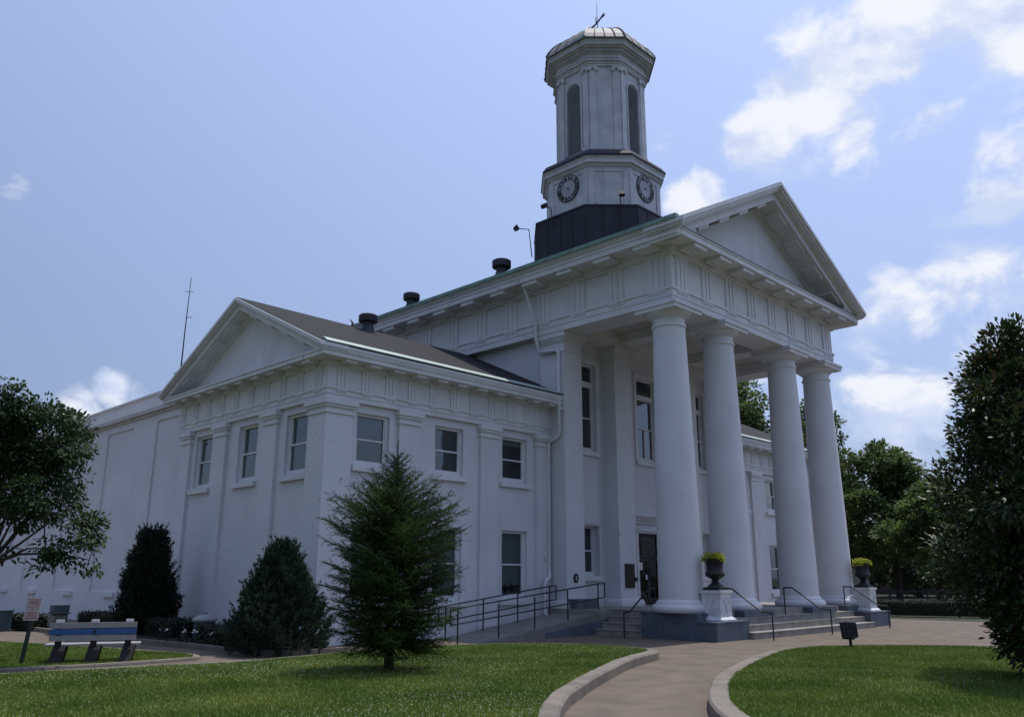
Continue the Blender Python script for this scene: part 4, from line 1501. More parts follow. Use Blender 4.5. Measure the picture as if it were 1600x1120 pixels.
prof = [(2.26, 23.10), (2.26, 23.16), (2.14, 23.42), (1.95, 23.70), (1.70, 23.96), (1.38, 24.20), (1.0, 24.42), (0.55, 24.58), (0.10, 24.66)]
for (a0, z0), (a1, z1) in zip(prof[:-1], prof[1:]):
    b = len(dome.v)
    dome.v += [(x, y, z0) for x, y in octo(a0)] + [(x, y, z1) for x, y in octo(a1)]
    for i in range(8):
        j = (i + 1) % 8
        dome.f.append((b + i, b + j, b + 8 + j, b + 8 + i))
DOME = dome.build('dome', DOMEM, TOW)
for i in range(8):
    for fr_ in (0.0, 0.25, 0.5, 0.75):
        pts = []
        for (a0, z0) in prof[1:]:
            o8 = octo(a0)
            P, Q = Vector(o8[i]), Vector(o8[(i + 1) % 8])
            q = P.lerp(Q, fr_)
            pts.append((q.x, q.y, z0 + 0.012))
        MB().tube(pts, 0.028 if fr_ else 0.04, 5).build('dome_rib', VENT, DOME)
vn = MB().lathe([(0.14, 24.62), (0.12, 24.72), (0.05, 24.80), (0.03, 25.0)], 12, (TX, TY))
vn.tube([(TX, TY, 24.9), (TX, TY, 25.6), (TX - 0.02, TY + 0.02, 26.6)], [0.022, 0.016, 0.006], 6)
vn.build('spire_rod', IRON, TOW)
V0 = Vector((TX, TY, 25.55)) - Vector((0.70, -0.71, 0)) * 0.05
dv = Vector((0.70, -0.71, 0.0))
vt = MB()
W_ = lambda a_, b_: tuple(V0 + dv * a_ + Vector((0, 0, b_)))
vt.tube([W_(-0.34, -0.42), W_(-0.20, -0.28), W_(0.02, -0.05), W_(0.20, 0.22), W_(0.36, 0.50)], [0.01, 0.05, 0.035, 0.04, 0.02], 6)
vt.tube([W_(0.20, 0.22), W_(0.30, 0.32), W_(0.42, 0.44)], [0.03, 0.045, 0.015], 6)
vt.tube([W_(-0.20, -0.28), W_(-0.05, -0.36), W_(0.03, -0.40)], [0.035, 0.03, 0.02], 6)
vt.tube([W_(0.0, -0.1), W_(-0.02, 0.28)], [0.035, 0.012], 6)
vt.build('weathervane', IRON, TOW)

# clock dials with roman numerals (bars)
NUM = ['XII', 'I', 'II', 'III', 'IIII', 'V', 'VI', 'VII', 'VIII', 'IX', 'X', 'XI']


def strokes(txt):
    out, x = [], 0.0
    for ch in txt:
        if ch == 'I':
            out.append((x + .03, 0, x + .03, 1, .055))
            x += 0.085
        elif ch == 'V':
            out.append((x + .02, 1, x + .09, 0, .05))
            out.append((x + .16, 1, x + .09, 0, .03))
            x += 0.20
        else:
            out.append((x + .02, 1, x + .16, 0, .05))
            out.append((x + .16, 1, x + .02, 0, .03))
            x += 0.20
    return out, x


for k in (3, 0):
    n_, u_ = face_frame(k)
    zc, rad = 16.70, 0.56
    AC = 2.17
    q = MB()
    seg = 40
    for d_, r_ in ((0.0, rad), (0.02, rad)):
        q.v += [fpt(n_, u_, AC, r_ * math.cos(2 * math.pi * i / seg), d_, zc + r_ * math.sin(2 * math.pi * i / seg)) for i in range(seg)]
    q.f = [tuple(seg + i for i in range(seg))] + [(i, (i + 1) % seg, seg + (i + 1) % seg, seg + i) for i in range(seg)]
    dl = q.build('clock_face', DIAL, TOW)
    q = MB()
    q.tube([fpt(n_, u_, AC, (rad) * math.cos(2 * math.pi * i / seg), 0.022, zc + rad * math.sin(2 * math.pi * i / seg)) for i in range(seg + 1)], 0.022, 6)
    q.build('clock_rim', DIALK, TOW)
    for h_, tx in enumerate(NUM):
        th = R(90 - 30 * h_)
        st, wd = strokes(tx)
        hgt = 0.16
        q = MB()
        rv = Vector((math.cos(th), math.sin(th)))        # radial outwards in (u,z)
        tv = Vector((math.sin(th), -math.cos(th)))       # to the right when reading from the centre
        for (x0, y0, x1, y1, ww) in st:
            sc_ = 0.95
            A = rv * (0.355 + y0 * hgt) + tv * ((x0 - wd / 2) * sc_)
            B_ = rv * (0.355 + y1 * hgt) + tv * ((x1 - wd / 2) * sc_)
            s2 = tv * (ww / 2)
            ring = [A - s2, A + s2, B_ + s2, B_ - s2]
            if (ring[1] - ring[0]).cross(ring[2] - ring[1]) < 0:
                ring.reverse()
            b = len(q.v)
            q.v += [fpt(n_, u_, AC, p.x, 0.021, zc + p.y) for p in ring] + [fpt(n_, u_, AC, p.x, 0.033, zc + p.y) for p in ring]
            q.f += [(b + 4, b + 5, b + 6, b + 7)] + [(b + i, b + (i + 1) % 4, b + 4 + (i + 1) % 4, b + 4 + i) for i in range(4)]
        q.build('hour_numeral', DIALK, TOW)
    q = MB()
    q.tube([fpt(n_, u_, AC, 0, 0.015, zc), fpt(n_, u_, AC, 0, 0.05, zc)], 0.035, 10)
    q.build('clock_hub', DIALK, TOW)

# ================================================================== THE REAR ADDITION
RA = tag(empty('rear_addition', (-8.1, 14.2, 0)), 'plain white painted brick block behind the wing at far left', 'building')


def ra(mb, name, m_, par=None, **kw):
    o = mb.build(name, m_, par or RA, **kw)
    if par is None:
        o.matrix_parent_inverse = RA.matrix_world.inverted() if False else Matrix.Translation((8.1, -14.2, 0))
    return o


panels = [(14.6, 16.4, 0.6, 6.95), (18.4, 20.9, 1.06, 6.95), (22.6, 25.0, 1.06, 6.95), (27.0, 29.2, 1.06, 6.95), (31, 33.4, 1.06, 6.95)]
ra(MB().wall((-8.1, 0, 0), (0, 1, 0), (-1, 0, 0), YWG + DW + 0.002, 42, 0, 7.2, 0.05, panels), 'wall', WALL)
ra(MB().box(-8.049, -7.8, YWG + DW + 0.002, 42, 0, 7.2), 'wall_backing', WALL)
ra(MB().box(-8.16, -7.7, YWG + DW + 0.002, 42, 7.2, 7.30).box(-8.26, -7.7, YWG + DW + 0.002, 42, 7.30, 7.44), 'coping', SOFF)
ra(MB().box(-7.55, -7.3, YWG + DW + 1.0, 42, 7.2, 8.25).box(-7.62, -7.25, YWG + DW + 1.0, 42, 8.25, 8.32), 'parapet', WALL)
ra(MB().box(-7.81, 3, YWG + DW + 0.35, 42, 7.0, 7.15), 'flat_roof', SHING)
for (a_, b_, c_, d_) in panels[1:]:
    ra(MB().box(-8.20, -8.02, a_ - 0.0, a_ + 1.0, c_ - 0.16, c_ - 0.002), 'sill', TRIM)

# roof antenna mast on the wing's back rake
am = MB()
AX, AY = -8.85, 13.15
az = ZW['rg'] - SLW * (AY - RY)
am.tube([(AX, AY, az - 0.05), (AX, AY, az + 1.6), (AX + 0.02, AY - 0.01, az + 3.5)], [0.028, 0.020, 0.010], 6)
am.tube([(AX - 0.10, AY + 0.10, az + 3.0), (AX + 0.10, AY - 0.10, az + 3.0)], 0.010, 5)
am.tube([(AX - 0.02, AY + 0.02, az + 2.1), (AX + 0.14, AY - 0.14, az + 2.1)], 0.010, 5)
ANT = am.build('antenna_mast', IRON)
tag(ANT, 'thin antenna mast on the back slope of the gabled wing roof', 'antenna')
MB().box(AX - 0.07, AX + 0.07, AY - 0.07, AY + 0.07, az - 0.05, az + 0.22).build('mast_bracket', IRON, ANT)
MB().tube([(AX - 0.02, AY + 0.05, az + 0.3), (AX - 0.1, AY + 0.22, az + 0.22), (AX - 0.05, AY + 0.35, az - 0.15)], 0.012, 5).build('cable', IRON, ANT)


# tower floodlights
def floodlight(base, arm, head, aim, label):
    root = tag(empty('roof_floodlight', base), label, 'floodlight', 'floodlights around the tower')
    L = lambda p: tuple(Vector(p) - Vector(base))
    MB().tube([L(base), L(arm), L(head)], 0.022, 6).build('bracket', IRON, root)
    d_ = Vector(aim).normalized()
    q = d_.to_track_quat('Z', 'Y')
    hm = MB()
    hm.hexa([(-.09, -.07, -.07), (.09, -.07, -.07), (.09, .07, -.07), (-.09, .07, -.07), (-.13, -.10, .09), (.13, -.10, .09), (.13, .10, .09), (-.13, .10, .09)])
    ho = hm.build('lamp_head', IRON, root, loc=L(head))
    ho.rotation_mode = 'QUATERNION'
    ho.rotation_quaternion = q
    ln_ = MB().box(-.105, .105, -.075, .075, .091, .098)
    ln_.build('lens', STORE, ho)
    return root


dd = (1 + T8) / math.sqrt(2) * 2.73
floodlight((TX - 2.76, TY + 0.35, 15.0), (TX - 2.85, TY + 0.35, 15.75), (TX - 3.0, TY + 0.6, 15.85), (0.8, 0, 0.6), 'dark floodlight on a bracket below the left-hand clock face')
floodlight((TX - 2.78, TY + 1.45, 14.0), (TX - 2.85, TY + 1.55, 15.2), (TX - 3.2, TY + 1.95, 15.25), (0.6, -.4, 0.5), 'dark floodlight farthest left, out on an arm from the dark tower base')
floodlight((TX - 1.8, TY - 2.25, 14.9), (TX - 1.85, TY - 2.32, 15.7), (TX - 1.80, TY - 2.35, 15.80), (-0.5, -0.5, 0.3), 'dark floodlight on the blank diagonal face between the two clocks')
floodlight((TX + 1.2, TY - 2.76, 14.6), (TX + 1.2, TY - 2.85, 15.45), (TX + 2.0, TY - 3.55, 15.95), (-0.5, 0.5, 0.4), 'dark floodlight on a long arm right of the tower')

# ================================================================== RAMP AND RAILINGS
xr0, xr1 = -4.6, 1.04
RP = empty('access_ramp', (xr0, 3.2, 0))
tag(RP, 'concrete access ramp rising along the wing to the portico', 'ramp')
rz_ = lambda x: (x - xr0) / (xr1 - xr0) * 0.69
m = MB()
L0 = xr1 - xr0
m.v = [(0, 0, 0), (L0, 0, 0), (L0, 1.75, 0), (0, 1.75, 0), (L0, 0, 0.69), (L0, 1.75, 0.69)]
m.f = [(3, 2, 1, 0), (0, 1, 4), (3, 5, 2), (1, 2, 5, 4), (0, 4, 5, 3)]
m.build('ramp_slab', RAMPC, RP)
m = MB()
xa = 2.4
m.v = [(xa, -0.012, 0.0), (L0, -0.012, 0.0), (L0, -0.012, 0.50), (xa, -0.012, rz_(xa + xr0) - 0.16), (xa, -0.002, 0.0), (L0, -0.002, 0.0), (L0, -0.002, 0.50), (xa, -0.002, rz_(xa + xr0) - 0.16)]
m.f = [(0, 1, 2, 3), (7, 6, 5, 4), (0, 4, 5, 1), (3, 2, 6, 7), (0, 3, 7, 4), (1, 5, 6, 2)]
m.build('painted_panel', PLIN, RP)


def ramp_rail(y, xs, label, x_end):
    root = tag(empty('ramp_railing', (xs[0], y, rz_(xs[0]))), label, 'railing', 'railings of the ramp')
    o0 = Vector((xs[0], y, rz_(xs[0])))
    T = lambda x, h: tuple(Vector((x, y, max(0, rz_(x)) + h)) - o0)
    for x in xs:
        MB().tube([T(x, -0.02), T(x, 0.84)], 0.021, 8).build('post', IRON, root)
    MB().tube([T(xs[0] - 0.25, 0.48), T(xs[0] - 0.25, 0.84), T(xs[-1], 0.84), T(x_end, 0.82), T(x_end, 0.42)], 0.022, 8).build('top_rail', IRON, root)
    MB().tube([T(xs[0] - 0.25, 0.46), T(xs[-1], 0.42), T(x_end, 0.40)], 0.018, 8).build('mid_rail', IRON, root)
    return root


ramp_rail(3.32, [-5.35, -3.9, -2.5, -1.1, 0.30], 'black pipe railing along the near edge of the ramp', 0.62)
ramp_rail(4.70, [-4.55, -3.15, -1.75, -0.35], 'black pipe railing along the wall side of the ramp', -0.05)


def step_rail(pts, posts, label, thin=False):
    o0 = Vector(pts[0])
    root = tag(empty('stair_handrail', (posts[0][0], posts[0][1], posts[0][2])), label, 'handrail', 'handrails of the portico steps')
    o0 = Vector(posts[0][:3])
    MB().tube([tuple(Vector(p) - o0) for p in pts], 0.024, 8).build('rail', IRON, root)
    for (x, y, z0, z1) in posts:
        MB().tube([tuple(Vector((x, y, z0)) - o0), tuple(Vector((x, y, z1)) - o0)], 0.021, 8).build('post', IRON, root)


for x, lb, zt in ((1.72, 'black handrail on the front steps beside the near urn pedestal', 0.35), (5.35, 'black handrail in the middle of the front steps', 0.5),
                  (9.78, 'black handrail on the front steps beside the far urn pedestal', 0.5)):
    step_rail([(x, -1.56, 0.71), (x, -1.25, 0.73), (x, -0.38, 1.33), (x, -0.10, 1.33)], [(x, -1.56, 0, 0.725), (x, -0.10, 0.50, 1.345)], lb)
step_rail([(-0.62, 1.68, 0.68), (-0.35, 1.68, 0.70), (0.62, 1.68, 1.32), (0.9, 1.68, 1.32)], [(-0.62, 1.68, 0, 0.695), (0.9, 1.68, 0.60, 1.335)],
          'black handrail on the side steps next to the ramp')


# ================================================================== URNS AND PEDESTALS
def octp(r, rot=22.5):
    return [(r * math.cos(R(rot + 45 * i)), r * math.sin(R(rot + 45 * i))) for i in range(8)]


def pedestal(x, y, label):
    root = tag(empty('urn_pedestal', (x, y, 0.502)), label, 'pedestal', 'white pedestals beside the steps')
    sq = lambda e: [(-e, -e), (e, -e), (e, e), (-e, e)]
    MB().prism(sq(0.37), 0, 0.04).prism(sq(0.37), 0.04, 0.11, sq(0.295)).build('foot', PED, root)
    MB().prism(sq(0.285), 0.11, 0.69).build('die', PED, root)
    MB().prism(sq(0.285), 0.69, 0.73, sq(0.32)).prism(sq(0.325), 0.73, 0.80).build('cap', PED, root)
    MB().box(-0.293, 0.293, -0.293, 0.293, 0.60, 0.625).build('band', PED, root)
    for i in range(4):
        th = R(90 * i)
        n_ = Vector((math.cos(th), math.sin(th), 0))
        u_ = Vector((-n_.y, n_.x, 0))
        m_ = MB()
        for c_ in (-0.12, 0.12):
            arch = [(-0.085, 0.20), (0.085, 0.20), (0.085, 0.42), (0.07, 0.49), (0.0, 0.555), (-0.07, 0.49), (-0.085, 0.42), (-0.085, 0.20)]
            m_.tube([tuple(n_ * 0.289 + u_ * (a_ + c_) + Vector((0, 0, z))) for a_, z in arch], 0.013, 5)
        m_.build('arched_moulding', PED, root)
    return root


def urn(x, y, label):
    root = tag(empty('urn_planter', (x, y, 1.304)), label, 'planter', 'black urns on the pedestals')
    MB().box(-0.27, 0.27, -0.27, 0.27, 0, 0.08).build('foot_plate', URN, root)
    prof = [(0.25, 0.08), (0.22, 0.13), (0.13, 0.19), (0.09, 0.25), (0.11, 0.28), (0.10, 0.30), (0.20, 0.34), (0.28, 0.40), (0.30, 0.46), (0.27, 0.50), (0.245, 0.54), (0.25, 0.70), (0.27, 0.80), (0.31, 0.85), (0.32, 0.87), (0.28, 0.87), (0.26, 0.82), (0.0, 0.80)]
    MB().lathe(prof, 28, cap=False).build('bowl', URN, root, True)
    root.scale = (0.92, 0.92, 0.95)
    n = 1100
    a = RNG.uniform(0, 2 * np.pi, n)
    r = 0.36 * np.sqrt(RNG.random(n)) * (0.85 + 0.25 * np.sin(a * 3 + x))
    z = 0.85 + 0.19 * RNG.random(n) ** 2 - 0.24 * np.clip(r - 0.28, 0, 1) * 3 * RNG.random(n)
    P = np.stack([r * np.cos(a), r * np.sin(a), z], 1)
    V = leaf_polys(P, 0.055, 0.75, RNG, up=0.5)
    put('lime_vine', poly_mesh('lime_vine', V, LIME), root)
    n = 70
    a = RNG.uniform(0, 2 * np.pi, n)
    r = 0.22 * np.sqrt(RNG.random(n))
    P = np.stack([r * np.cos(a), r * np.sin(a), 0.98 + 0.10 * RNG.random(n)], 1)
    put('red_flowers', poly_mesh('red_flowers', leaf_polys(P, 0.035, 0.9, RNG, up=0.8), REDF), root)
    return root


def basis(d):
    """orthonormal frames for unit vectors d (n,3)"""
    up = np.tile(np.array([0, 0, 1.0]), (len(d), 1))
    bad = np.abs(d[:, 2]) > 0.95
    up[bad] = [1, 0, 0]
    u = np.cross(up, d)
    u /= np.linalg.norm(u, axis=1, keepdims=True) + 1e-9
    v = np.cross(d, u)
    return u, v


def leaf_polys(P, size, aspect, rng, up=0.2, dirs=None, spread=1.0, droop=0.0):
    """pointed six-sided leaves; size = length"""
    n = len(P)
    d = rng.normal(0, 1, (n, 3))
    d /= np.linalg.norm(d, axis=1, keepdims=True)
    if dirs is not None:
        d = dirs + d * spread
        d[:, 2] -= droop
        d /= np.linalg.norm(d, axis=1, keepdims=True) + 1e-9
    s = size * rng.uniform(0.7, 1.25, n)[:, None]
    nr = rng.normal(0, 1, (n, 3))
    nr[:, 2] = np.abs(nr[:, 2]) + up * 3
    side = np.cross(d, nr)
    side /= np.linalg.norm(side, axis=1, keepdims=True) + 1e-9
    nm = np.cross(side, d)
    w = s * aspect * 0.5
    V = np.zeros((n, 6, 3))
    V[:, 0] = P
    V[:, 1] = P + d * s * 0.35 + side * w * 0.95 + nm * s * 0.04
    V[:, 2] = P + d * s * 0.70 + side * w * 0.75 + nm * s * 0.03
    V[:, 3] = P + d * s - nm * s * 0.06
    V[:, 4] = P + d * s * 0.70 - side * w * 0.75 + nm * s * 0.03
    V[:, 5] = P + d * s * 0.35 - side * w * 0.95 + nm * s * 0.04
    return V


pedestal(0.72, -0.47, 'white square pedestal with arched panels on the near end of the steps')
pedestal(10.62, -0.47, 'white square pedestal with arched panels on the far end of the steps')
urn(0.72, -0.47, 'black urn with lime green vine on the near pedestal')
urn(10.62, -0.47, 'black urn with lime green vine on the far pedestal')

# ground floodlight in the right lawn
gl = tag(empty('ground_floodlight', (-1.0, -4.83, LZ - 0.01)), 'square dark floodlight on a stake at the edge of the right lawn', 'floodlight')
MB().tube([(0, 0, -0.1), (0, 0, 0.24)], 0.035, 8).build('stake', IRON, gl)
hb = MB().box(-0.17, 0.17, -0.10, 0.10, -0.19, 0.19).box(-0.19, 0.19, 0.101, 0.13, -0.21, 0.21)
for k in range(5):
    hb.box(-0.15 + 0.07 * k, -0.13 + 0.07 * k, -0.14, -0.101, -0.16, 0.16)
ho = hb.build('lamp_head', IRON, gl, loc=(0.0, 0.0, 0.36), rz=R(-20))
ho.scale = (0.8, 0.8, 0.85)
ho.rotation_euler = (R(-14), R(4), R(-30))

# ================================================================== BENCH, SIGN, SMALL THINGS
bd = Vector((-13.07, 4.17, 0)) - Vector((-14.25, 4.75, 0))
BN = tag(empty('bench', (-13.66, 4.58, 0.045), math.atan2(bd.y, bd.x)), 'park bench with blue and grey back boards on the grass', 'bench')
BN.scale = (0.92, 0.9, 0.80)
# local x along, the back faces -y (towards the camera)
for i, (z, m_, h_) in enumerate(((0.50, GREYB, 0.125), (0.645, BLUE, 0.13), (0.795, GREYB, 0.125))):
    b = MB()
    b.hexa([(-0.82, -0.24 - 0.03 * i, z), (0.82, -0.24 - 0.03 * i, z), (0.82, -0.20 - 0.03 * i, z), (-0.82, -0.20 - 0.03 * i, z),
            (-0.82, -0.265 - 0.03 * i, z + h_), (0.82, -0.265 - 0.03 * i, z + h_), (0.82, -0.225 - 0.03 * i, z + h_), (-0.82, -0.225 - 0.03 * i, z + h_)])
    b.build('back_board', m_, BN)
MB().box(-0.90, 0.90, -0.16, -0.01, 0.385, 0.425).build('seat_board', GREYB, BN)
MB().box(-0.90, 0.90, 0.01, 0.16, 0.385, 0.425).build('seat_board', GREYB, BN)
MB().box(-0.90, 0.90, 0.18, 0.33, 0.385, 0.425).build('seat_board', GREYB, BN)
for x in (-0.66, 0.0, 0.66):
    b = MB()
    b.hexa([(x - 0.13, -0.36, 0), (x + 0.10, -0.36, 0), (x + 0.10, 0.30, 0), (x - 0.13, 0.30, 0), (x - 0.07, -0.17, 0.384), (x + 0.16, -0.17, 0.384), (x + 0.16, 0.30, 0.384), (x - 0.07, 0.30, 0.384)])
    b.build('leg', BLEG, BN)
    b = MB()
    b.hexa([(x - 0.05, -0.195, 0.384), (x + 0.07, -0.195, 0.384), (x + 0.07, -0.12, 0.384), (x - 0.05, -0.12, 0.384), (x - 0.05, -0.28, 0.97), (x + 0.07, -0.28, 0.97), (x + 0.07, -0.22, 0.97), (x - 0.05, -0.22, 0.97)])
    b.build('back_post', BLEG if x < 9 else BLEG, BN)
    MB().box(x - 0.06, x + 0.08, -0.30, -0.20, 0.925, 0.985).build('post_cap', PED, BN)
MB().lathe([(0.0, -0.005), (0.035, -0.005), (0.035, 0.005), (0.0, 0.006)], 12).build('emblem', BRONZ, BN, loc=(0.02, -0.285, 0.71)).rotation_euler = (R(90), 0, 0)

sd = Vector((0.71, -0.70))
SGN = tag(empty('lawn_sign', (-14.78, 4.95, 0.045), math.atan2(-0.70, 0.71)), 'white sign with red lettering on a leaning dark green post', 'sign')
b = MB()
b.hexa([(-.05, -.02, -0.1), (.02, -.02, -0.1), (.02, .02, -0.1), (-.05, .02, -0.1), (.08, -.02, 1.18), (.14, -.02, 1.18), (.14, .02, 1.18), (.08, .02, 1.18)])
b.build('post', POSTG, SGN)
b = MB()
b.hexa([(-.07, -.034, 0.84), (.20, -.034, 0.84), (.20, -.022, 0.84), (-.07, -.022, 0.84), (-.03, -.034, 1.27), (.24, -.034, 1.27), (.24, -.022, 1.27), (-.03, -.022, 1.27)])
SGN.scale = (1.0, 1.0, 0.93)
SP_ = b.build('sign_panel', SIGNW, SGN)


def text(s_, size, loc, m_, parent, shear=0.0):
    cu = bpy.data.curves.new('lettering', 'FONT')
    cu.body = s_
    cu.size = size
    cu.align_x = 'CENTER'
    cu.extrude = 0.0008
    cu.shear = shear
    cu.materials.append(m_)
    tmp = bpy.data.objects.new('tmp', cu)
    me = bpy.data.meshes.new_from_object(tmp)
    bpy.data.objects.remove(tmp)
    o = put('lettering', me, parent)
    o.location = loc
    o.rotation_euler = (R(90), 0, 0)
    return o


text('NO', 0.115, (0.098, -0.0355, 1.155), SIGNR, SP_, 0.08)
b = MB()
for z, hw, hh in ((1.105, .10, .004), (1.262, .128, .003)):
    b.box(.085 - hw, .085 + hw, -.0362, -.0345, z - hh, z + hh)
for z, nl in ((1.05, 1), (0.985, 5), (0.935, 6), (0.885, 7)):
    for j in range(nl):
        c = 0.085 + (j - (nl - 1) / 2) * 0.033
        b.box(c - 0.012, c + 0.012, -.0362, -.0345, z - 0.012, z + 0.012)
b.build('red_print', SIGNR, SP_)

# litter bin, planter box, utility boxes by the far wall
tb = tag(empty('litter_bin', (-10.85, 15.35, 0)), 'concrete litter bin with blue-grey hood by the far wall', 'litter bin')
MB().box(-0.20, 0.20, -0.20, 0.20, 0, 0.48).build('bin_body', RAMPC, tb)
MB().box(-0.25, 0.25, -0.25, 0.25, 0.51, 0.55).box(-0.21, 0.21, -0.21, 0.21, 0.55, 0.77).build('bin_hood', TEAL, tb)
MB().box(-0.18, 0.18, -0.18, 0.18, 0.481, 0.509).build('bin_rim', IRON, tb)
ub = tag(empty('utility_box', (-12.15, 16.6, 0)), 'teal metal utility box at the left edge by the wall', 'utility box')
MB().box(-0.30, 0.30, -0.3, 0.3, 0.0, 0.58).build('box_body', TEAL, ub)
MB().box(-0.33, 0.33, -0.33, 0.33, 0.58, 0.62).build('box_lid', TEAL, ub)
wd = tag(empty('lidded_drum', (-9.35, 8.85, 0)), 'white lidded drum between the clipped hedges', 'drum')
MB().lathe([(0.26, 0.0), (0.28, 0.25), (0.27, 0.48), (0.25, 0.50)], 24).build('drum_body', TEAL, wd, True)
MB().lathe([(0.31, 0.49), (0.32, 0.53), (0.30, 0.57), (0.19, 0.63), (0.05, 0.66)], 24).build('drum_lid', GREYB, wd, True)
MB().tube([(-0.06, 0, 0.65), (-0.05, 0, 0.69), (0.05, 0, 0.69), (0.06, 0, 0.65)], 0.012, 6).build('lid_handle', IRON, wd)

# planting bed along the wing
g = MB()
g.v = [(-8.4, 3.3, 0.05), (-8.4, 16.5, 0.05), (-11.3, 16.5, 0.05), (-11.3, 11.0, 0.05), (-10.9, 8.0, 0.05), (-10.68, 6.0, 0.05), (-10.6, 4.2, 0.05), (-10.1, 3.3, 0.05)]
g.f = [(0, 1, 2, 3, 4, 5, 6, 7)]
struct(g.build('planting_bed', MULCH))
m = MB()
bedge = [(-8.4, 3.3), (-10.1, 3.3), (-10.6, 4.2), (-10.68, 6.0), (-10.9, 8.0), (-11.3, 11.0), (-11.3, 16.5)]
for a_, b_ in zip(bedge[:-1], bedge[1:]):
    A, B_ = Vector(a_), Vector(b_)
    n_ = Vector((-(B_ - A).y, (B_ - A).x)).normalized() * 0.06
    m.hexa([(*(A - n_), -0.02), (*(A + n_), -0.02), (*(B_ + n_), -0.02), (*(B_ - n_), -0.02), (*(A - n_), 0.12), (*(A + n_), 0.12), (*(B_ + n_), 0.12), (*(B_ - n_), 0.12)])
struct(m.build('curb_bed', CURB))


# ================================================================== VEGETATION
def tube_np(segs, m_, name, parent, seg=6):
    mb = MB()
    for pts, rad in segs:
        mb.tube(pts, rad, seg)
    return mb.build(name, m_, parent, True)


def sprigs(P, D, L, w, rng, m_, name, parent, k=3):
    """bunches of narrow pointed sprigs from points P along D"""
    n = len(P)
    out = []
    for i in range(k):
        d = D + rng.normal(0, 0.42, (n, 3))
        d /= np.linalg.norm(d, axis=1, keepdims=True)
        l = L * rng.uniform(0.6, 1.3, n)[:, None]
        side = np.cross(d, rng.normal(0, 1, (n, 3)))
        side /= np.linalg.norm(side, axis=1, keepdims=True) + 1e-9
        V = np.zeros((n, 4, 3))
        V[:, 0] = P
        V[:, 1] = P + d * l * 0.45 + side * w
        V[:, 2] = P + d * l
        V[:, 3] = P + d * l * 0.45 - side * w
        out.append(V)
    return put(name, poly_mesh(name, np.concatenate(out), m_), parent)


def shrub(name, loc, h, rfun, n, L, w, m_, label, cat, up, rng, wob=0.12):
    """a conical evergreen: many upswept sprays, each a fan of fine sprigs"""
    root = tag(empty(name, loc), label, cat)
    ns = n // 14
    t = rng.random(ns) ** 0.85
    a = rng.uniform(0, 2 * np.pi, ns)
    lump = 1 + wob * np.sin(a * 3 + t * 9) + wob * 0.8 * np.sin(a * 7 + t * 23) + rng.normal(0, 0.06, ns)
    r = rfun(t) * lump * (0.62 + 0.38 * np.sqrt(rng.random(ns)))
    C = np.stack([r * np.cos(a), r * np.sin(a), t * h * 0.96], 1)
    D = np.stack([np.cos(a) * 0.62, np.sin(a) * 0.62, up + 0.5 * t], 1)
    D /= np.linalg.norm(D, axis=1, keepdims=True)
    D += rng.normal(0, 0.16, (ns, 3))
    idx = np.repeat(np.arange(ns), 14)
    s_ = rng.random(len(idx))
    Ls = L * 1.5 * rng.uniform(0.6, 1.5, ns)
    P = C[idx] + D[idx] * (s_ * Ls[idx])[:, None] + rng.normal(0, 0.03, (len(idx), 3)) * (1.1 - s_)[:, None]
    sprigs(P, D[idx], L * 0.55, w, rng, m_, 'foliage', root, 3)
    hp = [(float(rfun(np.array([k / 8]))[0]) * 0.55, k / 8 * h * 0.92) for k in range(9)]
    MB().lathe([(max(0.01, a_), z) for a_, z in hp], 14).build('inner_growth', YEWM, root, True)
    MB().tube([(0, 0, -0.1), (0, 0, 0.4)], 0.06).build('stem', BARK, root)
    return root


rg = np.random.default_rng(5)
shrub('juniper_shrub', (-9.95, 4.15, 0.0), 2.22, lambda t: 1.02 * (1 - t) ** 0.95 * (0.95 + 0.35 * t) + 0.05, 26000, 0.17, 0.010, JUNI,
      'blue-green conical juniper at the corner of the wing', 'shrub', 0.75, rg)
shrub('yew_shrub', (-9.75, 11.7, 0.05), 2.72, lambda t: 0.80 * np.where(t < 0.25, 0.76 + 0.2 * t, 0.81 * (1 - (t - 0.25) / 0.75 * 0.72)) * np.clip((1.02 - t) * 9, 0.05, 1) ** 0.5, 26000, 0.20, 0.010, YEWM,
      'tall dark columnar yew against the left wall', 'shrub', 0.9, rg)


def hedge(x0, y0, x1, y1, wd_, h, label):
    A, B_ = Vector((x0, y0, 0)), Vector((x1, y1, 0))
    L = (B_ - A).length
    root = tag(empty('hedge', ((x0 + x1) / 2, (y0 + y1) / 2, 0.04), math.atan2(y1 - y0, x1 - x0)), label, 'hedge', 'clipped hedges along the wall')
    n = int(5200 * L * (wd_ + 2 * h) / 4)
    rng = np.random.default_rng(int(L * 100))
    P = np.stack([rng.uniform(-L / 2, L / 2, n), rng.uniform(-wd_ / 2, wd_ / 2, n), rng.uniform(0.03, h, n)], 1)
    f_ = rng.integers(0, 4, n)
    P[f_ == 0, 2] = h
    P[f_ == 1, 1] = -wd_ / 2
    P[f_ == 2, 1] = wd_ / 2
    e = rng.integers(0, 2, n) * 2 - 1
    P[f_ == 3, 0] = (e * L / 2)[f_ == 3]
    P += rng.normal(0, 0.025, (n, 3))
    put('foliage', poly_mesh('foliage', leaf_polys(P, 0.05, 0.6, rng, up=0.3), HEDG), root)
    MB().box(-L / 2 + .04, L / 2 - .04, -wd_ / 2 + .04, wd_ / 2 - .04, 0, h - 0.04).build('inner_growth', HEDG, root)
    return root


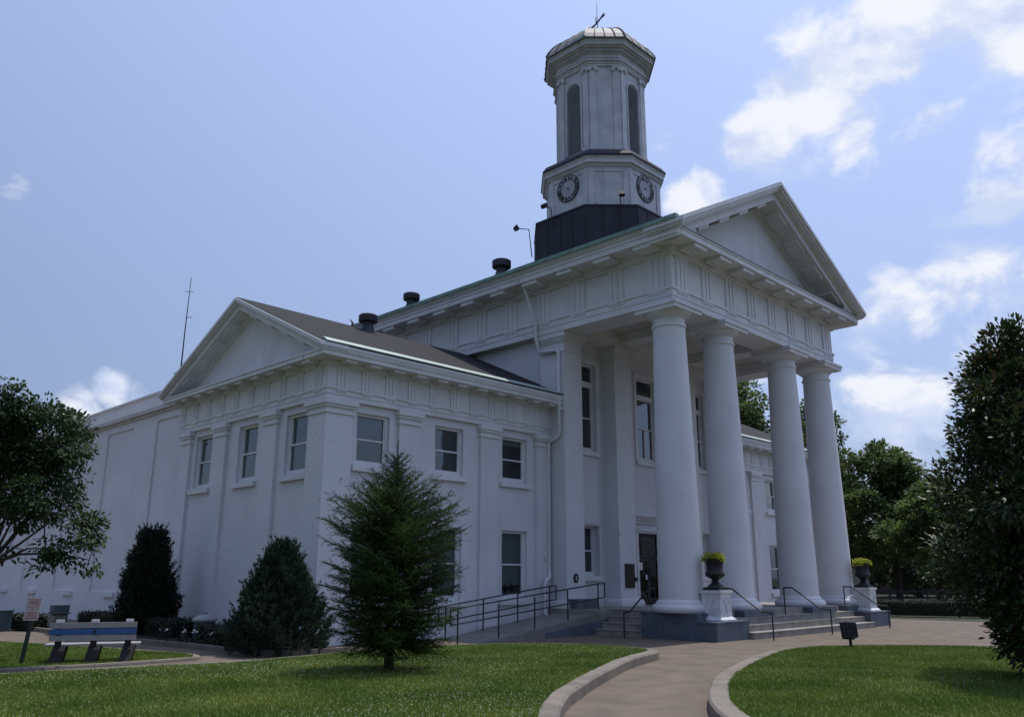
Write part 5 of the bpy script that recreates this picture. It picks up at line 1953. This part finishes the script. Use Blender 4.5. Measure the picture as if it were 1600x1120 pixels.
hedge(-9.6, 16.2, -9.7, 12.4, 0.8, 0.46, 'low clipped hedge behind the bench below the far wall')
hedge(-9.6, 12.0, -9.55, 9.4, 0.9, 0.44, 'low clipped hedge in front of the tall dark yew')
hedge(-9.55, 7.9, -9.75, 5.6, 0.9, 0.40, 'low clipped hedge between the white drum and the juniper')
hedge(-11.6, 17.2, -11.2, 15.9, 0.6, 0.42, 'low clipped shrub row beside the teal utility box')
# small white flowers in the bed
for i, (x, y) in enumerate(((-10.45, 7.6), (-10.4, 7.1), (-10.3, 6.5), (-10.6, 8.4))):
    root = tag(empty('bedding_plant', (x, y, 0.05)), ('second pale flowering plant from the juniper before the hedges', 'third pale flowering plant from the juniper before the hedges', 'pale flowering plant nearest the juniper before the hedges', 'pale flowering plant farthest from the juniper before the hedges')[(1, 0, 2, 3)[i]], 'plant', 'bedding plants before the hedges')
    n = 90
    P = rg.normal(0, 0.09, (n, 3))
    P[:, 2] = 0.04 + np.abs(P[:, 2]) * 1.2
    put('foliage', poly_mesh('foliage', leaf_polys(P, 0.07, 0.5, rg), HEDG), root)
    P = rg.normal(0, 0.06, (7, 3))
    P[:, 2] = 0.26 + np.abs(P[:, 2])
    put('flower', poly_mesh('flower', leaf_polys(P, 0.05, 1.0, rg, up=0.9), WHTF), root)


# --- spruce on the left lawn
def spruce(loc, h, label):
    root = tag(empty('spruce_tree', loc), label, 'tree')
    rng = np.random.default_rng(21)
    MB().tube([(0, 0, -0.1), (0.0, 0.01, 0.5), (0.02, 0, 1.8), (0.03, 0.01, h - 0.5), (0.035, 0.01, h)], [0.085, 0.07, 0.05, 0.018, 0.006], 10).build('trunk', BARK, root, True)
    bs, NP, ND = [], [], []
    z = 0.42
    while z < h - 0.34:
        t = (z - 0.42) / (h - 0.42)
        env = [(0.0, 0.85), (0.12, 1.02), (0.35, 1.08), (0.52, 1.04), (0.62, 0.82), (0.70, 0.50), (0.78, 0.34), (0.86, 0.20), (0.94, 0.10), (1.0, 0.03)]
        rr = np.interp(t, [e[0] for e in env], [e[1] for e in env])
        nb = 11 if t < 0.6 else (8 if t < 0.85 else 5)
        a0 = rng.uniform(0, 6.28)
        for k in range(nb):
            a = a0 + k * 2 * math.pi / nb + rng.normal(0, 0.25)
            L = rr * rng.uniform(0.70, 1.16)
            rise = np.interp(t, [0, 0.25, 0.6, 1], [-0.24, 0.10, 0.50, 1.1]) + rng.normal(0, 0.07)
            pts = []
            for s_ in np.linspace(0, 1, 6):
                pts.append(np.array([math.cos(a) * L * s_ + 0.02, math.sin(a) * L * s_, z + rise * L * s_ * (1 - 0.15 * s_) + 0.10 * L * s_ ** 3]))
            bs.append(([tuple(p) for p in pts], [0.013 * (1 - 0.8 * s_) * (0.6 + 0.6 * L) for s_ in np.linspace(0, 1, 6)]))
            nt = max(5, int(L / 0.050))
            for j in range(nt + 1):
                s_ = 0.10 + 0.90 * j / nt
                q = min(4.999, s_ * 5)
                p0 = pts[int(q)] + (pts[int(q) + 1] - pts[int(q)]) * (q - int(q))
                ax = pts[int(q) + 1] - pts[int(q)]
                ax = ax / np.linalg.norm(ax)
                sides = [-1, 1] if j < nt else [0]
                for sd_ in sides:
                    lat = np.array([-math.sin(a), math.cos(a), 0]) * sd_
                    td = ax * (0.75 if sd_ else 1) + lat * rng.uniform(0.5, 1.0) + np.array([0, 0, rng.normal(0.06, 0.42)])
                    td /= np.linalg.norm(td)
                    tl = min(0.34, 0.14 + 0.26 * (1 - s_) * L) * rng.uniform(0.7, 1.25) * min(1.0, 0.22 + 1.15 * L)
                    nn_ = int(tl / 0.0072)
                    u = np.linspace(0.0, 1, nn_)[:, None]
                    NP.append(p0 + td * tl * u + np.array([0, 0, -0.10]) * (tl * u ** 2))
                    ND.append(np.tile(td, (nn_, 1)))
        z += np.interp(t, [0, 0.6, 1], [0.095, 0.10, 0.085]) * rng.uniform(0.85, 1.15)
    # leader needles
    u = np.linspace(h - 0.9, h - 0.04, 260)
    NP.append(np.stack([0.03 + 0 * u, 0.01 + 0 * u, u], 1))
    ND.append(np.tile([0, 0, 1.0], (260, 1)))
    P, D = np.concatenate(NP), np.concatenate(ND)
    n = len(P)
    rad = rng.normal(0, 1, (n, 3))
    rad -= D * np.sum(rad * D, 1, keepdims=True)
    rad /= np.linalg.norm(rad, axis=1, keepdims=True) + 1e-9
    d = D * 0.75 + rad
    d /= np.linalg.norm(d, axis=1, keepdims=True)
    side = np.cross(d, D)
    side /= np.linalg.norm(side, axis=1, keepdims=True) + 1e-9
    l = rng.uniform(0.024, 0.040, n)[:, None]
    V = np.zeros((n, 3, 3))
    V[:, 0] = P + side * 0.0042
    V[:, 1] = P - side * 0.0042
    V[:, 2] = P + d * l
    put('needles', poly_mesh('needles', V, SPRU), root)
    tube_np(bs, BARK, 'branches', root, 5)
    print('spruce needles', n)
    return root


spruce((-11.25, -1.58, LZ - 0.02), 3.80, 'young spruce standing alone on the left lawn')


# --- broadleaf trees
def limb(p0, p1, rng, bend=0.15):
    p0, p1 = np.array(p0, float), np.array(p1, float)
    L = np.linalg.norm(p1 - p0)
    m1 = p0 + (p1 - p0) * 0.35 + rng.normal(0, bend * L * 0.3, 3) + np.array([0, 0, 0.06 * L])
    m2 = p0 + (p1 - p0) * 0.7 + rng.normal(0, bend * L * 0.3, 3) + np.array([0, 0, 0.05 * L])
    return [tuple(p0), tuple(m1), tuple(m2), tuple(p1)]


def broadleaf(name, loc, trunk_pts, trunk_r, blobs, nclus, per, leaf, aspect, m_, label, seed, clus_r=0.4, droop=0.2, group=None, view_cull=False, hollow=0.45, cat='tree', flat=0.55, mats=None, mix=0.0):
    rng = np.random.default_rng(seed)
    root = tag(empty(name, loc), label, cat, group)
    MB().tube(trunk_pts, trunk_r, 10).build('trunk', BARK, root, True)
    vol = np.array([b[1][0] * b[1][1] * b[1][2] for b in blobs]) ** (2 / 3)
    cnt = np.maximum(1, (nclus * vol / vol.sum()).astype(int))
    C, out = [], []
    for (c, r), k in zip(blobs, cnt):
        d = rng.normal(0, 1, (k, 3))
        d /= np.linalg.norm(d, axis=1, keepdims=True)
        rad = (hollow + (1 - hollow) * rng.random(k) ** 0.6)[:, None]
        C.append(np.array(c) + d * rad * np.array(r))
        out.append(d)
    C, out = np.concatenate(C), np.concatenate(out)
    segs = []
    tip = np.array(trunk_pts[-1])
    tp = [np.array(p) for p in trunk_pts]
    for (c, r) in blobs:
        b0 = tp[-1] if len(tp) < 3 else tp[rng.integers(len(tp) // 2, len(tp))]
        segs.append((limb(b0, c, rng), [trunk_r[-1] * 0.8, trunk_r[-1] * 0.6, trunk_r[-1] * 0.4, trunk_r[-1] * 0.2]))
        near = np.argsort(np.linalg.norm(C - np.array(c), axis=1))[:max(4, int(len(C) / len(blobs) * 0.35))]
        for i in near[::2]:
            segs.append((limb(c, C[i], rng), [trunk_r[-1] * 0.25, trunk_r[-1] * 0.17, trunk_r[-1] * 0.1, 0.006]))
    tube_np(segs, BARK, 'limbs', root, 5)
    n = len(C) * per
    idx = np.repeat(np.arange(len(C)), per)
    off = rng.normal(0, 1, (n, 3))
    off /= np.linalg.norm(off, axis=1, keepdims=True)
    rr = clus_r * (rng.random(n) ** 0.5) * (0.6 + 0.8 * rng.random(len(C)))[idx]
    P = C[idx] + off * rr[:, None] * np.array([1, 1, flat])
    dirs = out[idx] * 0.5 + off * 0.8
    V = leaf_polys(P, leaf, aspect, rng, up=0.35, dirs=dirs, spread=0.5, droop=droop)
    if mats:
        me = poly_mesh('crown', V, [m_] + mats)
        mi = (rng.random(n) < mix).astype(np.int32)
        me.polygons.foreach_set('material_index', mi)
        o = put('crown', me, root)
    else:
        o = put('crown', poly_mesh('crown', V, m_), root)
    return root


# magnolia on the right lawn
mg = []
for k in range(40):
    t = (k + 0.5) / 40
    a = k * 2.4
    rr = np.interp(t, [0, 0.10, 0.35, 0.72, 0.88, 1.0], [0.45, 0.95, 1.10, 0.85, 0.42, 0.02])
    rr *= 1 + 0.32 * math.sin(k * 5.3)
    bs_ = 0.50 + 0.13 * math.sin(k * 3.1)
    mg.append(((rr * math.cos(a), rr * math.sin(a), 0.75 + 4.45 * t), (bs_, bs_, 0.46)))
mg += [((0.5 * math.cos(q_), 0.5 * math.sin(q_), 0.50 + 0.2 * (q_ % 1)), (0.42, 0.42, 0.30)) for q_ in [0.7 * k for k in range(9)]]
mg += [((0, 0, 0.9 + 0.7 * k), (0.9, 0.9, 0.7)) for k in range(6)]
broadleaf('magnolia_tree', (-4.75, -9.70, LZ - 0.02), [(0, 0, -0.1), (0.02, 0, 1.2), (0, 0.03, 2.6), (0.02, 0, 3.8), (0, 0, 4.8)], [0.17, 0.15, 0.11, 0.07, 0.03],
          mg, 1500, 40, 0.108, 0.44, MAGN, 'dense dark magnolia with bronze leaf undersides on the right lawn', 31, clus_r=0.24, droop=-0.1, hollow=0.35, flat=0.8, mats=[MAGB], mix=0.17)

# maple at the left edge
mp_b = []
for (o_, z_, r_) in ((0.80, 4.55, 0.55), (0.15, 5.15, 0.24), (0.05, 4.6, 0.55), (1.30, 3.95, 0.42), (0.72, 3.7, 0.55), (0.0, 3.75, 0.65), (1.72, 2.45, 0.40), (1.32, 2.12, 0.34),
                     (2.10, 2.30, 0.24), (1.95, 1.90, 0.20), (1.25, 1.72, 0.19), (0.15, 2.0, 0.16), (0.95, 3.05, 0.45), (0.3, 2.75, 0.40), (-0.8, 4.2, 1.0), (-0.8, 3.1, 0.8), (1.05, 4.15, 0.35), (1.45, 3.35, 0.30), (0.5, 4.85, 0.3)):
    dp = 0.45 * math.sin(z_ * 7 + o_ * 3) if o_ > 0.1 else 0.0
    mp_b.append(((o_ * 0.70 + dp * 0.69, -o_ * 0.71 + dp * 0.68, z_), (r_, r_, r_ * 0.72)))
    if o_ < 1.0 and r_ > 0.3:
        mp_b.append(((o_ * 0.6 + 0.8, -o_ * 0.6 + 0.8, z_ + 0.1), (r_ * 0.8, r_ * 0.8, r_ * 0.55)))
broadleaf('maple_tree', (-15.62, 5.22, 0.03), [(0, 0, -0.1), (0.02, -0.02, 0.9), (0.1, -0.1, 1.8), (0.1, 0, 2.8), (0, 0.1, 4.2)], [0.14, 0.12, 0.10, 0.08, 0.04],
          mp_b, 300, 95, 0.092, 0.55, MAPL, 'leafy maple reaching in from the left edge above the bench', 44, clus_r=0.30, droop=0.35, hollow=0.35, flat=0.6)


# --- the street side at the far right
def far_tree(px_dir, dist, h, cr, m_, label, seed, n=150, per=70, leaf=0.30, low=0.35, group='trees beyond the plaza'):
    p = Vector((CAM.x, CAM.y, 0)) + Vector((px_dir[0], px_dir[1], 0)).normalized() * dist
    rng = np.random.default_rng(seed)
    bl = []
    for k in range(9):
        a = rng.uniform(0, 6.28)
        t = k / 8
        rr = cr * np.interp(t, [0, 0.4, 0.8, 1], [0.55, 0.65, 0.45, 0.1])
        bl.append(((rr * math.cos(a), rr * math.sin(a), h * (low + (0.92 - low) * t)), (cr * 0.48, cr * 0.48, h * 0.14)))
    return broadleaf('street_tree', (p.x, p.y, 0), [(0, 0, -0.1), (0.1, 0, h * 0.2), (0, 0.1, h * 0.4), (0, 0, h * 0.6)], [0.04 * cr + .1, 0.035 * cr + .08, 0.03 * cr + .05, 0.1],
                     bl, n, per, leaf, 0.7, m_, label, seed, clus_r=cr * 0.20, droop=0.2, group=group)


far_tree((0.937, 0.348), 60, 9.6, 3.3, FARL, 'light green street tree right of the last column', 61, 260, 90, 0.24)
far_tree((0.950, 0.312), 54, 6.6, 2.6, FARL, 'green street tree partly hidden by the magnolia', 62, 230, 90, 0.22)
far_tree((0.925, 0.380), 74, 10.5, 4.0, FARD, 'darker street tree close beside the last column', 63, 220, 80, 0.28)
far_tree((0.958, 0.285), 70, 8.0, 4.5, FARD, 'dark street tree behind the magnolia', 64, 220, 80, 0.28, 0.2)
far_tree((0.944, 0.330), 82, 8.0, 5.0, FARD, 'dark low-branched tree in the shade behind the far urn', 65, 230, 80, 0.30, 0.18)
far_tree((0.879, 0.477), 58, 13.8, 3.2, FARL, 'tall green tree rising above the far wing roof', 66, 260, 90, 0.24)
far_tree((0.913, 0.408), 62, 13.0, 3.4, FARL, 'green tree showing between the two right-hand columns', 67, 260, 90, 0.24)
far_tree((0.895, 0.446), 66, 12.0, 3.2, FARD, 'dark green tree low behind the far wing roof', 68, 200, 80, 0.28)

g = MB()
g.v = [(16.5, -60, 0.004), (26, -60, 0.004), (26, 80, 0.004), (16.5, 80, 0.004)]
g.f = [(0, 1, 2, 3)]
hp = Vector((CAM.x, CAM.y)) + Vector((0.940, 0.340)) * 62
fdir = Vector((0.940, 0.340))
fsid = Vector((0.340, -0.940))
g = MB()
q = [hp + fsid * -60 - fdir * 6, hp + fsid * 60 - fdir * 6, hp + fsid * 60 + fdir * 6, hp + fsid * -60 + fdir * 6]
g.v = [(p.x, p.y, 0.006) for p in q]
g.f = [(0, 1, 2, 3)]
if True:
    g.f = [(3, 2, 1, 0)] if (q[1] - q[0]).cross(q[2] - q[1]) < 0 else [(0, 1, 2, 3)]
struct(g.build('road', ROADM))


def at(dist, side, z=0.0):
    p = Vector((CAM.x, CAM.y)) + fdir * dist + fsid * side
    return (p.x, p.y, z)


RZ = math.atan2(fsid.y, fsid.x)
sb = tag(empty('storefront', at(96, 0), RZ), 'dark brick storefront with pale awning beyond the street trees', 'building')
ops = [(-16 + 5 * k, -12.6 + 5 * k, 0.5, 2.9) for k in range(7)] + [(-15.6 + 2.6 * k, -14.4 + 2.6 * k, 4.2, 5.8) for k in range(12)]
MB().wall((0, 0, 0), (1, 0, 0), (0, -1, 0), -18, 20, 0, 6.8, 0.3, ops).build('wall', BRICKR, sb)
MB().box(-18, 20, 0.301, 9, 0, 6.6).build('shell', BRICKR, sb)
MB().box(-18.2, 20.2, -0.15, 0.302, 6.8, 7.1).build('parapet', STORE, sb)
MB().box(-17.8, 19.8, 0.22, 0.29, 0.4, 5.9).build('pane', GLASS, sb)
for k in range(4):
    m = MB()
    x = -15 + 8.6 * k
    m.hexa([(x, -1.5, 2.7), (x + 6, -1.5, 2.7), (x + 6, -0.01, 3.2), (x, -0.01, 3.2), (x, -1.5, 3.0), (x + 6, -1.5, 3.0), (x + 6, -0.01, 3.5), (x, -0.01, 3.5)])
    m.build('awning', STORE, sb)
lp = tag(empty('street_lamp', at(58, -4.35)), 'street lamp with white acorn globe beside the far urn', 'street lamp')
MB().lathe([(0.22, 0), (0.20, 0.3), (0.09, 0.5), (0.07, 1.9), (0.12, 2.0), (0.08, 2.05), (0.12, 2.12)], 12).build('post', IRON, lp, True)
MB().lathe([(0.10, 2.12), (0.19, 2.22), (0.20, 2.40), (0.13, 2.58), (0.05, 2.66), (0.04, 2.78)], 14).build('globe', LAMPW, lp, True)


def iron_fence(label):
    root = tag(empty('iron_fence', at(45, -2.0), RZ), label, 'fence')
    for k in range(9):
        MB().box(-0.04 + 1.6 * k - 2, 0.04 + 1.6 * k - 2, -0.04, 0.04, 0, 1.15).build('post', IRON, root)
    MB().box(-2, 10.8, -0.02, 0.02, 1.0, 1.05).build('rail', IRON, root)
    MB().box(-2, 10.8, -0.02, 0.02, 0.18, 0.22).build('rail', IRON, root)
    m_ = MB()
    for k in range(106):
        m_.box(-1.98 + 0.12 * k, -1.965 + 0.12 * k, -0.008, 0.008, 0.22, 1.0)
    o = m_.build('pickets', IRON, root)
    o['kind'] = 'stuff'


iron_fence('black iron fence along the far side of the plaza')
hedge(at(42, -4)[0], at(42, -4)[1], at(42, 13)[0], at(42, 13)[1], 0.7, 0.60, 'low dark hedge edging the far side of the plaza')
